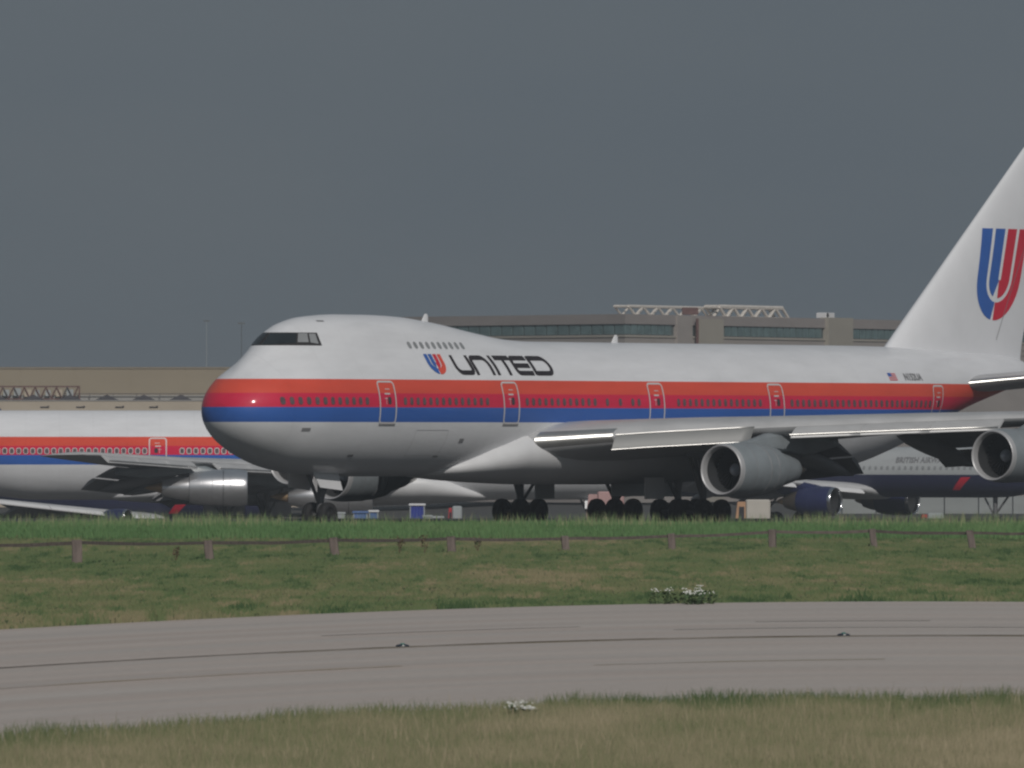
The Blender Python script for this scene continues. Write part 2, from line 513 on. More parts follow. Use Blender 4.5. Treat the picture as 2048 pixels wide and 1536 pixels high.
# ------------------------------------------------------------------ fuselage surface
def pchip(xk, yk):
    xk = np.asarray(xk, float); yk = np.asarray(yk, float)
    h = np.diff(xk); dl = np.diff(yk) / h
    m = np.zeros_like(yk)
    m[0], m[-1] = dl[0], dl[-1]
    for i in range(1, len(xk) - 1):
        if dl[i - 1] * dl[i] > 0:
            w1, w2 = 2 * h[i] + h[i - 1], h[i] + 2 * h[i - 1]
            m[i] = (w1 + w2) / (w1 / dl[i - 1] + w2 / dl[i])
    def f(x):
        x = min(max(x, xk[0]), xk[-1])
        i = int(min(max(np.searchsorted(xk, x) - 1, 0), len(xk) - 2))
        t = (x - xk[i]) / h[i]
        return ((2 * t**3 - 3 * t**2 + 1) * yk[i] + (t**3 - 2 * t**2 + t) * h[i] * m[i]
                + (-2 * t**3 + 3 * t**2) * yk[i + 1] + (t**3 - t**2) * h[i] * m[i + 1])
    return f

class Fus:
    """rows: (X, half width, bottom, main lobe top, crown, crown radius)"""
    def __init__(s, rows):
        sx = [math.sqrt(r[0]) for r in rows]
        s.fn = [pchip(sx, [r[k] for r in rows]) for k in range(1, 6)]
        s.L = rows[-1][0]
        s.cache = {}
        s.th = np.linspace(-math.pi / 2, math.pi / 2, 361)
    def poly(s, X):
        k = round(max(0.0, min(X, s.L)), 3)
        if k in s.cache: return s.cache[k]
        a, zb, zm, zt, ru = [f(math.sqrt(k)) for f in s.fn]
        a = max(a, 1e-3)
        c, sn = np.cos(s.th), np.sin(s.th)
        zc, b = (zb + zm) / 2, max((zm - zb) / 2, 1e-3)
        he = np.sqrt((a * c) ** 2 + (b * sn) ** 2)
        y, z = a * a * c / he, zc + b * b * sn / he
        if zt > zm + 1e-3:
            hc = ru + (zt - ru) * sn
            use = hc > he + zc * sn
            y = np.where(use, ru * c, y); z = np.where(use, (zt - ru) + ru * sn, z)
            i = int(np.argmax(use)) if use.any() else 0
            if i > 0:
                t = np.linspace(0, 1, 22)[1:-1]
                y = np.concatenate([y[:i], y[i - 1] + (y[i] - y[i - 1]) * t, y[i:]])
                z = np.concatenate([z[:i], z[i - 1] + (z[i] - z[i - 1]) * t, z[i:]])
        s.cache[k] = (y, z, zc)
        return s.cache[k]
    def hw(s, X, z):
        y, zz, _ = s.poly(X)
        return float(np.interp(z, zz, y, left=0, right=0))
    def pt(s, X, z, side, eps=0.012):
        h = 0.04
        p = s.hw(X, z)
        dx = (s.hw(X + h, z) - s.hw(X - h, z)) / (2 * h)
        dz = (s.hw(X, z + h) - s.hw(X, z - h)) / (2 * h)
        n = Vector((-dx, 1, -dz)).normalized()
        return (X + n.x * eps, side * (p + n.y * eps), z + n.z * eps)
    def az(s, cx, cz_az, z, side, eps=0.012):
        """surface point seen from (cx,0,z) at an angle from straight ahead"""
        lo, hi = 0.0, 12.0
        ca, sa = math.cos(cz_az), math.sin(cz_az)
        for _ in range(40):
            r = (lo + hi) / 2
            X, y = cx - r * ca, r * sa
            if X > 0 and y < s.hw(X, z): lo = r
            else: hi = r
        r = lo + eps
        return (cx - r * ca, side * r * sa, z)
    def build(s, name, mat, parent, Xs, nh=40):
        V, F = [], []
        n = 2 * nh
        for X in Xs:
            y, z, zc = s.poly(X)
            ph = np.arctan2(z - zc, np.maximum(y, 1e-6)); ph[0], ph[-1] = -math.pi / 2, math.pi / 2
            r = np.hypot(y, z - zc)
            t = np.linspace(-math.pi / 2, math.pi / 2, nh + 1)
            rr = np.interp(t, ph, r)
            R_ = [(X, rr[i] * math.cos(t[i]), zc + rr[i] * math.sin(t[i])) for i in range(nh + 1)]
            L_ = [(X, -rr[i] * math.cos(t[i]), zc + rr[i] * math.sin(t[i])) for i in range(nh - 1, 0, -1)]
            V += R_ + L_
        for k in range(len(Xs) - 1):
            for i in range(n):
                j = (i + 1) % n
                F.append((k * n + i, (k + 1) * n + i, (k + 1) * n + j, k * n + j))
        F.append(tuple(range(n)))
        F.append(tuple(range((len(Xs) - 1) * n + n - 1, (len(Xs) - 1) * n - 1, -1)))
        return mesh(name, V, F, mat, parent, True, 60)

# ---- flat print and panels that follow a surface: S(u, v) -> point
def ribbon(b, S, path, w, closed=False, step=0.12):
    P = [Vector((p[0], p[1])) for p in path]
    if closed: P.append(P[0])
    Q = [P[0]]
    for p, q in zip(P[:-1], P[1:]):
        n = max(1, int((q - p).length / step))
        for k in range(1, n + 1): Q.append(p.lerp(q, k / n))
    V = []
    m = len(Q)
    for i in range(m):
        a = Q[i - 1] if i > 0 else (Q[-2] if closed else Q[i])
        c = Q[i + 1] if i < m - 1 else (Q[1] if closed else Q[i])
        t = (c - a)
        t = t.normalized() if t.length > 1e-6 else Vector((1, 0))
        nrm = Vector((-t.y, t.x))
        V += [S(*(Q[i] + nrm * w / 2)), S(*(Q[i] - nrm * w / 2))]
    F = [(2 * i, 2 * i + 1, 2 * i + 3, 2 * i + 2) for i in range(m - 1)]
    b.add(V, F)

def rrect(cx, cz, w, h, r, n=4):
    pts = []
    for sx, sz, a0 in ((1, 1, 0), (-1, 1, 90), (-1, -1, 180), (1, -1, 270)):
        for k in range(n):
            a = R(a0 + 90 * k / (n - 1))
            pts.append((cx + sx * (w / 2 - r) + r * math.cos(a), cz + sz * (h / 2 - r) + r * math.sin(a)))
    return pts

def fan(b, S, poly):
    c = (sum(p[0] for p in poly) / len(poly), sum(p[1] for p in poly) / len(poly))
    n = len(poly)
    b.add([S(*p) for p in poly] + [S(*c)], [(i, (i + 1) % n, n) for i in range(n)])

def patch(b, S, u0, u1, v0, v1, nu=3, nv=8, shear=0.0):
    V = []
    for j in range(nv + 1):
        for i in range(nu + 1):
            v = v0 + (v1 - v0) * j / nv
            V.append(S(u0 + (u1 - u0) * i / nu + shear * (v - v0), v))
    F = [(j * (nu + 1) + i, j * (nu + 1) + i + 1, (j + 1) * (nu + 1) + i + 1, (j + 1) * (nu + 1) + i) for j in range(nv) for i in range(nu)]
    b.add(V, F)

def text_mesh(S, s, u0, v0, h, name, mat, parent, mirror=1):
    """letters of the built-in font laid on a surface; mirror=-1 when u runs right to left as seen"""
    cu = bpy.data.curves.new('lettering', 'FONT')
    cu.body = s; cu.size = h * 1.4; cu.resolution_u = 2; cu.offset = h * .05
    o = bpy.data.objects.new('lettering', cu)
    COL.objects.link(o)
    dg = bpy.context.evaluated_depsgraph_get()
    me = o.evaluated_get(dg).to_mesh()
    V = [S(u0 + mirror * v.co.x, v0 + v.co.y) for v in me.vertices]
    F = [tuple(p.vertices) for p in me.polygons]
    bpy.data.objects.remove(o)
    return mesh(name, V, F, mat, parent, False)

# ---- wings
def naca(t, x):
    return 5 * t * (0.2969 * math.sqrt(max(x, 0)) - 0.126 * x - 0.3516 * x * x + 0.2843 * x**3 - 0.1036 * x**4)

def foil(xle, chord, z, t, lat, n=14, twist=0.0, vertical=False):
    xs_ = [0.5 * (1 - math.cos(math.pi * i / n)) for i in range(n + 1)]
    up = [(x, naca(t, x)) for x in xs_]
    lo = [(x, -naca(t, x)) for x in xs_]
    loop = up[::-1] + lo[1:-1]
    out = []
    for x, y in loop:
        if vertical: out.append((xle + x * chord, y * chord, lat))
        else: out.append((xle + x * chord, lat, z + y * chord + 0.03 * chord * math.sin(math.pi * x) * 0.5 - twist * (x * chord)))
    return out

def lerp_table(tab, l):
    for a, b in zip(tab[:-1], tab[1:]):
        if l <= b[0] or b is tab[-1]:
            t = (l - a[0]) / (b[0] - a[0])
            return [p + (q - p) * t for p, q in zip(a, b)]

def wing(parent, tab, side, mat, name='wing', twist=0.03):
    """tab rows: lateral, X of leading edge, chord, z of leading edge, thickness"""
    b = MB()
    rings = []
    for l, x, c, z, t in tab:
        r = foil(x, c, z, t, side * l, twist=twist)
        rings.append(r if side < 0 else r[::-1])
    l, x, c, z, t = tab[-1]
    r = foil(x + c * .25, c * .55, z + .02, t * .5, side * (l + .35), twist=twist)
    rings.append(r if side < 0 else r[::-1])
    b.loft(rings)
    return b.build(name, mat, parent, True, 50)

def slat(parent, tab, side, l0, l1, name, mat, length=0.85, thick=0.3, droop=35, fwd=0.4, down=0.12, nseg=6):
    """drooped leading edge device between two lateral stations"""
    rings = []
    ca, sa = math.cos(R(droop)), math.sin(R(droop))
    prof = []
    for k in range(14):
        a = 2 * math.pi * k / 14
        u = 0.5 * (1 - math.cos(a)) if True else 0
        y = thick * 0.5 * math.sin(a) * (1 - 0.75 * u)
        prof.append((u * length, y + 0.06 * math.sin(math.pi * u)))
    for k in range(nseg + 1):
        l = l0 + (l1 - l0) * k / nseg
        _, x, c, z, t = lerp_table(tab, l)
        ring = []
        for u, y in prof:
            ring.append((x - fwd + u * ca - y * sa * 0.3, side * l, z - down - (length - u) * 0 + (u - length) * sa + y * ca + length * sa * 0.28))
        rings.append(ring if side < 0 else ring[::-1])
    b = MB()
    b.loft(rings)
    return b.build(name, mat, parent, True, 60)

def canoe(b, p, q, w, h):
    p, q = Vector(p), Vector(q)
    rings = []
    for k in range(9):
        t = k / 8
        s_ = math.sin(math.pi * min(1, max(0.0, t))) ** 0.6
        s_ = max(s_, 0.03)
        c = p.lerp(q, t) + Vector((0, 0, 0.25 * math.sin(math.pi * t) * h))
        rings.append([(c.x, c.y + w * s_ * math.cos(a), c.z + h * s_ * math.sin(a)) for a in [2 * math.pi * i / 10 for i in range(10)]])
    b.loft(rings)

# ---- engines
def engine(parent, loc, name='engine', cowl=None, lip=None, core=None, scale=1.0, plug=None, nblade=28, st=1.0, front=None):
    """turbofan: cowl with inner duct, fan, spinner, core exhaust; st stretches everything behind the fan"""
    k = scale
    def L(b, prof, n=44):
        return b.lathe([((x if x < 1.4 else 1.4 + (x - 1.4) * st) * k, r * k) for x, r in prof], n=n)
    if front:
        c = L(MB(), [(1.75, 1.385), (2.2, 1.375), (3.0, 1.31), (3.7, 1.18), (3.72, 1.14), (3.0, 1.12)])
    else:
        c = L(MB(), [(0.3, 1.345), (0.6, 1.385), (1.2, 1.41), (2.2, 1.39), (3.0, 1.31), (3.7, 1.18), (3.72, 1.14), (3.0, 1.12)])
    e = c.build(name, cowl, parent, True, 40, loc)
    if front:
        L(MB(), [(0.3, 1.345), (0.6, 1.385), (1.2, 1.41), (1.72, 1.40), (1.73, 1.37)]).build('inlet_cowl', front, e)
    L(MB(), [(1.3, 1.13), (0.8, 1.14), (0.42, 1.15)]).build('inlet_duct', M['duct_dark'], e)
    L(MB(), [(0.42, 1.15), (0.16, 1.165), (0.06, 1.195), (0.01, 1.235), (0.0, 1.26), (0.02, 1.285), (0.09, 1.31), (0.3, 1.345)]).build('inlet_lip', lip, e)
    sm = MB()
    for xs_, r0 in ((1.3, 1.412), (2.35, 1.387), (3.0, 1.315)):
        L(sm, [(xs_, r0 - .01), (xs_ + .01, r0 + .004), (xs_ + .035, r0 + .002), (xs_ + .045, r0 - .012)])
    tag(sm.build('cowl_seam', M['under_grey'] if cowl == M['cowl_grey'] else cowl, e), kind='stuff')
    f = MB()
    for i in range(nblade):
        a = 2 * math.pi * i / nblade
        pts = []
        for r, tw, ch in ((0.36, 0.5, 0.16), (0.75, 0.85, 0.17), (1.12, 1.1, 0.19)):
            for s_ in (-1, 1):
                da = s_ * ch * math.sin(tw) / r * 0.8
                pts.append(((1.3 + s_ * ch * math.cos(tw)) * k, r * k * math.cos(a + da), r * k * math.sin(a + da)))
        f.add(pts, [(0, 1, 3, 2), (2, 3, 5, 4)])
    f.lathe([(1.62 * k, 0.02), (1.62 * k, 1.135 * k)], n=32)
    f.build('fan', M['fan_dark'], e)
    L(MB(), [(0.92, 0.005), (0.95, 0.07), (1.02, 0.15), (1.15, 0.25), (1.32, 0.34)], 20).build('spinner', M['spinner'], e)
    L(MB(), [(3.0, 1.0), (3.7, 0.99), (4.4, 0.88), (5.2, 0.66), (5.3, 0.62), (5.0, 0.56)], 32).build('core_cowl', core, e)
    L(MB(), [(5.0, 0.45), (5.4, 0.40), (6.0, 0.2), (6.35, 0.01)], 20).build('exhaust_cone', plug or M['hot_metal'], e)
    return e

def pylon(parent, loc, poly, mat, w=0.26):
    b = MB()
    n = len(poly)
    cx = sum(p[0] for p in poly) / n; cz = sum(p[1] for p in poly) / n
    inner = [(cx + (x - cx) * 0.82, cz + (z - cz) * 0.72) for x, z in poly]
    V = [(x, 0, z) for x, z in poly] + [(x, -w, z) for x, z in inner] + [(x, w, z) for x, z in inner]
    F = []
    for i in range(n):
        j = (i + 1) % n
        F += [(i, j, n + j, n + i), (j, i, 2 * n + i, 2 * n + j)]
    F += [tuple(range(n, 2 * n)), tuple(range(3 * n - 1, 2 * n - 1, -1))]
    b.add(V, F)
    return b.build('pylon', mat, parent, True, 60, loc)

# ---- undercarriage
def tyre_mesh(r, w):
    b = MB()
    b.lathe([(-w * .32, r * .52), (-w * .48, r * .62), (-w * .5, r * .82), (-w * .38, r * .96), (-w * .15, r), (w * .15, r), (w * .38, r * .96), (w * .5, r * .82), (w * .48, r * .62), (w * .32, r * .52)], 'Y', 24)
    return b
def bogie(parent, X, y, top=2.9, r=0.62, half=0.76, ywid=0.56, four=True, lean=0.0):
    b = MB()
    b.tube((X, y, r + .08), (X + lean, y, top), 0.17, 0.2, 12)
    b.tube((X, y, r + .5), (X - 1.1, y, top - .1), 0.09, 0.09, 8)
    b.tube((X, y, r + .3), (X + .9, y * .8, top - .2), 0.08, 0.08, 8)
    if four: b.tube((X - half, y, r), (X + half, y, r), 0.13, 0.13, 10)
    g = b.build('main_gear' if four else 'nose_gear', M['gear_metal'], parent)
    for dx in ((-half, half) if four else (0,)):
        ax = MB(); ax.tube((X + dx, y - ywid, r), (X + dx, y + ywid, r), 0.09, 0.09, 8)
        ax.build('axle', M['gear_metal'], g)
        for s_ in (-1, 1):
            wb = tyre_mesh(r, r * .74)
            wb.lathe([(-r * .25, r * .05), (-r * .15, r * .3), (-r * .25, r * .54)], 'Y', 16)
            wb.lathe([(r * .25, r * .54), (r * .15, r * .3), (r * .25, r * .05)], 'Y', 16)
            wb.build('wheel', M['tyre'], g, True, 45, (X + dx, y + s_ * ywid, r))
    return g

# ================================================================== the two striped jumbo jets
JP = (-13.6, 477.0); JA = R(54)
JF = Fus([
    # X,  half, bottom, main top, crown, crown radius
    (0.0, 0.02, 5.45, 5.55, 5.55, 0.02),
    (0.3, 1.14, 4.60, 6.34, 6.34, 0.60),
    (1.0, 1.86, 3.96, 7.07, 7.08, 0.90),
    (2.0, 2.40, 3.42, 7.62, 7.80, 1.05),
    (3.0, 2.66, 3.04, 8.02, 8.50, 1.15),
    (4.0, 2.90, 2.78, 8.35, 9.25, 1.26),
    (5.0, 3.04, 2.62, 8.55, 9.68, 1.42),
    (6.5, 3.15, 2.50, 8.74, 9.95, 1.66),
    (9.0, 3.24, 2.42, 8.88, 10.07, 1.88),
    (11.0, 3.25, 2.40, 8.90, 10.07, 1.95),
    (13.0, 3.25, 2.40, 8.90, 10.03, 1.95),
    (16.0, 3.25, 2.40, 8.90, 9.78, 1.95),
    (19.7, 3.25, 2.40, 8.90, 9.28, 1.95),
    (22.3, 3.25, 2.40, 8.90, 8.98, 2.1),
    (24.5, 3.25, 2.40, 8.90, 8.90, 2.4),
    (48.0, 3.25, 2.40, 8.90, 8.90, 2.4),
    (51.0, 3.16, 2.72, 8.90, 8.90, 2.4),
    (54.5, 2.88, 3.48, 8.88, 8.88, 2.2),
    (58.0, 2.40, 4.52, 8.82, 8.82, 2.0),
    (62.0, 1.75, 5.70, 8.70, 8.70, 1.5),
    (66.0, 1.02, 6.62, 8.48, 8.48, 0.9),
    (68.3, 0.45, 7.15, 8.15, 8.15, 0.4),
    (68.6, 0.12, 7.50, 7.80, 7.80, 0.1)])
Xs = np.concatenate([[0.003, 0.02, .05, .1, .16, .24, .34, .46, .6, .78], np.arange(1.0, 8.0, 0.22), np.arange(8.0, 26, 0.5),
                     np.arange(26, 48, 1.0), np.arange(48, 68.4, 0.6), [68.45, 68.6]])

def Ximg(px, z, P=JP, A=JA, F=JF, side=-1, lat=None):
    """station along a fuselage whose surface at height z is seen at picture column px"""
    def f(X):
        l = side * (F.hw(X, z) if lat is None else lat)
        return 1024 + FPX * (P[0] + X * math.cos(A) - l * math.sin(A)) / (P[1] + X * math.sin(A) + l * math.cos(A))
    lo, hi = 1.6, F.L - 1.5
    inc = f(hi) > f(lo)
    for _ in range(45):
        m = (lo + hi) / 2
        if (f(m) < px) == inc: lo = m
        else: hi = m
    return (lo + hi) / 2

def arc(cx, cz, r, a0, a1, n=6):
    return [(cx + r * math.cos(R(a0 + (a1 - a0) * k / n)), cz + r * math.sin(R(a0 + (a1 - a0) * k / n))) for k in range(n + 1)]

def emblem(S, x0, x1, z0, z1, parent, lw, slant=0.0, last='logo_orange', bowl_h=0.8):
    W, Hh = x1 - x0, z1 - z0
    def rib(pts, mt):
        b = MB()
        ribbon(b, lambda u, v: S(x0 + u + slant * (v - .5 * Hh), z0 + v), pts, lw, False, 0.1)
        b.build('emblem_stripe', mt, parent, False)
    h = lw / 2
    g = (W - 4 * lw) / 3 + lw            # stripe pitch
    ro, ri = W / 2 - h, W / 2 - h - g
    rb = ro * bowl_h                     # height of the rounded lower end
    def bowl(r, rz, a0, a1, dz=0.0):
        return [(W / 2 + r * math.cos(R(a0 + (a1 - a0) * k / 8)), h + rb + dz + rz * math.sin(R(a0 + (a1 - a0) * k / 8))) for k in range(9)]
    rz = max(rb - g, lw * .6)
    rib([(h, Hh), (h, h + rb)] + bowl(ro, rb, 180, 261), M['logo_blue'])
    rib([(h + g, Hh), (h + g, h + rb)] + bowl(ri, rz, 180, 246), M['logo_blue'])
    rib([(W - h - g, Hh), (W - h - g, h + rb)] + bowl(ri, rz, 360, 270), M['logo_red'])
    rib([(W - h, Hh), (W - h, h + rb)] + bowl(ro, rb, 360, 266), M[last])

def window_row(F, side, S, x0, x1, z, pitch, w, h, parent, mt, name='cabin_window', rim=None):
    n = max(1, int(round(abs(x1 - x0) / pitch)))
    for i in range(n):
        X = x0 + (x1 - x0) * (i + .5) / n
        b = MB(); fan(b, S(0.02), rrect(X, z, w, h, w * .42))
        o = b.build(name, mt, parent, False)
        if rim:
            b = MB(); ribbon(b, S(0.016), rrect(X, z, w + .05, h + .05, w * .45), .05, True, 1)
            b.build('window_rim', rim, o, False)

WT = [(0.0, 17.6, 19.0, 3.55, .13), (3.25, 20.4, 16.0, 4.02, .125), (7.5, 24.2, 13.2, 4.42, .115), (11.7, 27.9, 10.6, 4.72, .105),
      (16.5, 32.15, 8.7, 4.98, .10), (21.2, 36.3, 7.0, 5.2, .095), (29.5, 43.65, 4.1, 5.75, .085)]
FT = [(8.2, 54.6, 13.4, .11), (8.95, 55.6, 12.5, .11), (12.0, 59.35, 9.7, .105), (19.3, 68.35, 4.0, .09)]
HT = [(0.6, 58.6, 9.6, 6.85, .10), (2.0, 60.0, 8.6, 7.0, .10), (11.2, 68.2, 2.9, 8.2, .085)]
def fin_pt(X, z, eps=.02):
    _, x, c, t = lerp_table(FT, z)
    u = min(max((X - x) / c, 0), 1)
    return (X, -(naca(t, u) * c + eps), z)

def edge_tube(parent, tab, side, l0, l1, dx, dz, r, name='highlight_tube', n=9):  # metal tube added along the leading edge flaps to catch a highlight line
    b = MB(); rings = []
    for l in np.linspace(l0, l1, n):
        _, x, c, z, t = lerp_table(tab, l)
        ring = [(x + dx + r * math.cos(a), side * l, z + dz + r * math.sin(a)) for a in [2 * math.pi * i / 10 for i in range(10)]]
        rings.append(ring if side < 0 else ring[::-1])
    b.loft(rings); b.build(name, M['edge_metal'], parent, True, 70)

def build_jumbo(root, sd, cowl, lip, core, front, full):
    """sd: the side that faces the camera (-1 port, +1 starboard) and gets doors, windows and print"""
    Xs = np.concatenate([[0.003, 0.02, .05, .1, .16, .24, .34, .46, .6, .78], np.arange(1.0, 8.0, 0.22), np.arange(8.0, 26, 0.5),
                         np.arange(26, 48, 1.0), np.arange(48, 68.4, 0.6), [68.45, 68.6]])
    JF.build('fuselage', M['jumbo_paint' if full else 'dull_jumbo_paint'], root, Xs, 44)
    SP = lambda eps: (lambda X, z: JF.pt(X, z, sd, eps))
    # belly fairing under the wing roots
    b = MB(); rings = []
    for X, w, zb, zt in [(14.6, .5, 2.44, 2.75), (16.2, 2.0, 2.30, 3.3), (18, 2.95, 2.18, 4.1), (20, 3.44, 2.08, 4.9), (23, 3.62, 1.98, 5.1), (30, 3.66, 1.95, 4.9),
                         (36, 3.6, 2.0, 4.6), (39, 3.3, 2.15, 4.0), (41.5, 2.4, 2.3, 3.2), (43, .6, 2.45, 2.7)]:
        zc, h = (zb + zt) / 2, (zt - zb) / 2
        ring = []
        for i in range(40):
            a = 2 * math.pi * i / 40
            ca, sa = math.cos(a), math.sin(a)
            ring.append((X, w * abs(ca) ** .82 * (1 if ca > 0 else -1), zc + h * abs(sa) ** .95 * (1 if sa > 0 else -1)))
        rings.append(ring)
    b.loft(rings)
    b.build('belly_fairing', M['bare_white'], root, True, 60)
    # windscreen and flight deck side windows
    AX = 6.2
    def pane(name, a0, a1, z0a, z0b, z1, mt, par, side, eps):
        b = MB()
        S = lambda u, v: JF.az(AX, u, (z0a + (z0b - z0a) * (u - a0) / (a1 - a0)) * (1 - v) + z1 * v, side, eps)
        patch(b, S, a0, a1, 0, 1, 16, 8)
        return b.build(name, mt, par, True)
    for side in (-1, 1):
        band = pane('windscreen_surround', R(0.0), R(72), 8.56, 8.56, 9.17, M['frame_dark'], root, side, 0.012)
        pane('windscreen', R(1.5), R(32), 8.58, 8.68, 9.14, M['glass_screen'], band, side, 0.04)
        pane('side_window', R(34), R(49), 8.71, 8.71, 9.14, M['glass_grey'], band, side, 0.04)
        pane('side_window', R(52), R(66), 8.70, 8.64, 9.12, M['glass_grey'], band, side, 0.04)
    # cabin doors
    if full: dX = [Ximg(p, 5.9) for p in (776, 1023, 1314, 1554, 1874)]
    else: dX = [29.0, 39.25, 54.6]
    for k, X in enumerate(dX):
        zb, zt = 4.93, 6.87
        w = 1.22 if X < 50 else 1.1
        b = MB()
        patch(b, SP(0.018), X - w / 2 + .05, X + w / 2 - .05, zb + .05, zt - .05, 3, 12)
        d = b.build('cabin_door', M['jumbo_paint' if full else 'dull_jumbo_paint'], root)
        b = MB(); ribbon(b, SP(0.024), rrect(X, (zb + zt) / 2, w, zt - zb, .16), .085, True)
        b.build('door_outline', M['outline'], d)
        b = MB(); patch(b, SP(0.03), X - w / 2 - .02, X + w / 2 + .02, zb - .12, zb - .03, 3, 1)
        b.build('door_sill', M['under_grey'], d)
        b = MB(); fan(b, SP(0.03), rrect(X + .12, 5.98, .26, .36, .1))
        b.build('door_window', M['glass_dark'], d)
        b = MB()
        ribbon(b, SP(0.03), [(X - .22, 6.3), (X + .2, 6.3)], .07)
        ribbon(b, SP(0.03), [(X - .14, 6.52), (X + .22, 6.52)], .035)
        ribbon(b, SP(0.03), [(X - .12, 6.14), (X - .12, 5.8)], .03)
        ribbon(b, SP(0.03), [(X - .26, 6.08), (X - .02, 6.08)], .03)
        b.build('door_marking', M['outline'], d)
    # cabin windows on the red band
    if full:
        for a, c in [(512, 741), (804, 981), (1048, 1196), (1206, 1223), (1233, 1248), (1259, 1284), (1351, 1526), (1578, 1864)]:
            window_row(JF, sd, SP, Ximg(a, 5.95), Ximg(c, 5.95), 5.96, 0.508, 0.25, 0.36, root, M['glass_cabin'])
        window_row(JF, sd, SP, Ximg(812, 8.62), Ximg(929, 8.62), 8.62, 0.508, 0.27, 0.33, root, M['glass_grey'])
    else:
        for a, c in [(30.2, 37.75), (39.95, 53.6)]:
            window_row(JF, sd, SP, a, c, 5.96, 0.508, 0.27, 0.36, root, M['glass_cabin'], 'cabin_window', M['outline'])
    if full:
        # lettering and emblem
        ZT, ZB = 8.16, 7.22
        H = ZT - ZB
        ST = 0.22
        def letter(px0, px1, strokes):
            x0, x1 = Ximg(px0, 7.7), Ximg(px1, 7.7)
            W = x1 - x0
            b = MB()
            for st in strokes(W):
                closed = st[0] == 'c'
                ribbon(b, lambda u, v: JF.pt(x0 + u, ZB + v, -1, 0.022), st[1:] if closed else st, ST, closed, 0.1)
            b.build('lettering', M['letter_black'], root, False)
        h0, h1 = ST / 2, H - ST / 2
        letter(907, 943, lambda W: [[(h0, H)] + arc(h0 + .35, h0 + .35, .35, 180, 270) + arc(W - h0 - .2, h0 + .2, .2, -90, 0) + [(W - h0, H)]])
        letter(944, 981, lambda W: [[(h0, 0)] + arc(h0 + .2, h1 - .2, .2, 180, 90) + arc(W - h0 - .35, h1 - .35, .35, 90, 0) + [(W - h0, 0)]])
        letter(983, 994, lambda W: [[(W / 2, 0), (W / 2, H)]])
        letter(996, 1027, lambda W: [[(0, h1), (W, h1)], [(W * .5, h1 - .1), (W * .5, 0)]])
        letter(1025, 1059, lambda W: [[(W, h1)] + arc(h0 + .25, h1 - .25, .25, 90, 180) + arc(h0 + .25, h0 + .25, .25, 180, 270) + [(W, h0)], [(h0 + .1, H / 2), (W - .05, H / 2)]])
        letter(1061, 1101, lambda W: [['c', (h0, h0), (h0, h1)] + arc(W - h0 - .38, h1 - .38, .38, 90, 0) + arc(W - h0 - .3, h0 + .3, .3, 0, -90)])
        emblem(lambda X, z: JF.pt(X, z, -1, 0.022), Ximg(855, 7.75), Ximg(889, 7.75), 7.24, 8.2, root, 0.275)
        # registration, flag, small access hatches
        text_mesh(lambda X, z: JF.pt(X, z, -1, 0.02), 'N152UA', Ximg(1808, 7.3), 7.15, 0.34, 'registration', M['letter_grey'], root)
        b = MB(); X0 = Ximg(1777, 7.3)
        for i in range(4):
            patch(b, SP(0.02), X0, X0 + .75, 7.13 + i * .1, 7.18 + i * .1, 3, 1)
        fl = b.build('flag', M['logo_red'], root, False)
        b = MB(); patch(b, SP(0.024), X0, X0 + .32, 7.33, 7.5, 2, 2)
        b.build('flag_canton', M['logo_blue'], fl, False)
        for px, z, w, h in [(612, 4.62, .5, .16), (922, 4.1, .35, .2), (700, 3.4, .4, .1), (640, 9.72, .45, .06), (870, 3.35, .4, .08)]:
            b = MB(); X = Ximg(px, z); patch(b, SP(0.015), X - w / 2, X + w / 2, z - h / 2, z + h / 2, 3, 2)
            b.build('access_hatch', M['under_grey'], root, False)
        for z, X in [(4.0, 12.5)]:
            b = MB(); ribbon(b, SP(0.013), rrect(X, z, 2.6, 1.2, .1), .02, True, .3)
            b.build('cargo_door_seam', M['seam'], root, False)
        # blade antennas on the crown
        for px in (848, 1228):
            X = Ximg(px, 9.2, lat=0.0)
            y_, z_, _ = JF.poly(X); zt = float(z_[-1])
            b = MB()
            rings = [[(X + o + sl + x * c, y, zt - .08 + hh) for x, y in [(0, 0), (.3, .05), (1, 0), (.3, -.05)]] for hh, sl, c, o in ((0, 0, .62, -.3), (.36, .26, .36, -.3), (.46, .36, .18, -.3))]
            b.loft(rings); b.build('antenna', M['bare_white'], root, True, 50)
    # wings
    for side in (-1, 1):
        w = wing(root, WT, side, M['wing_grey'])
        b = MB(); rings = []
        for l in np.linspace(3.3, 6.1, 5):
            _, x, c, z, t = lerp_table(WT, l)
            rings.append([(x + c * u - .015, side * l, z + s_ * naca(t, u) * c * 1.03) for u, s_ in [(.03, 1), (.016, 1), (.007, 1), (.002, 1), (0, 1), (.002, -1), (.006, -1), (.011, -1)]])
        b.loft(rings, closed=False); b.build('leading_edge', M['edge_metal'], w, True, 70)
        slat(w, WT, side, 6.25, 11.25, 'leading_edge_flap', M['flap_paint'], 0.82, .12, 62, .40, .12, 12)
        edge_tube(w, WT, side, 6.25, 11.25, -.05, .07, .034)
        edge_tube(w, WT, side, 6.25, 11.25, -.41, -.645, .035)
        for l0, l1 in ((12.75, 20.3), (22.1, 29.2)):
            for q in range(3):
                a0, a1 = l0 + (l1 - l0) * q / 3 + .012, l0 + (l1 - l0) * (q + 1) / 3 - .012
                slat(w, WT, side, a0, a1, 'leading_edge_flap', M['slat_paint'], 0.95, .34, 40, .5, .12)
            edge_tube(w, WT, side, l0, l1, -.52, -.40, .04)
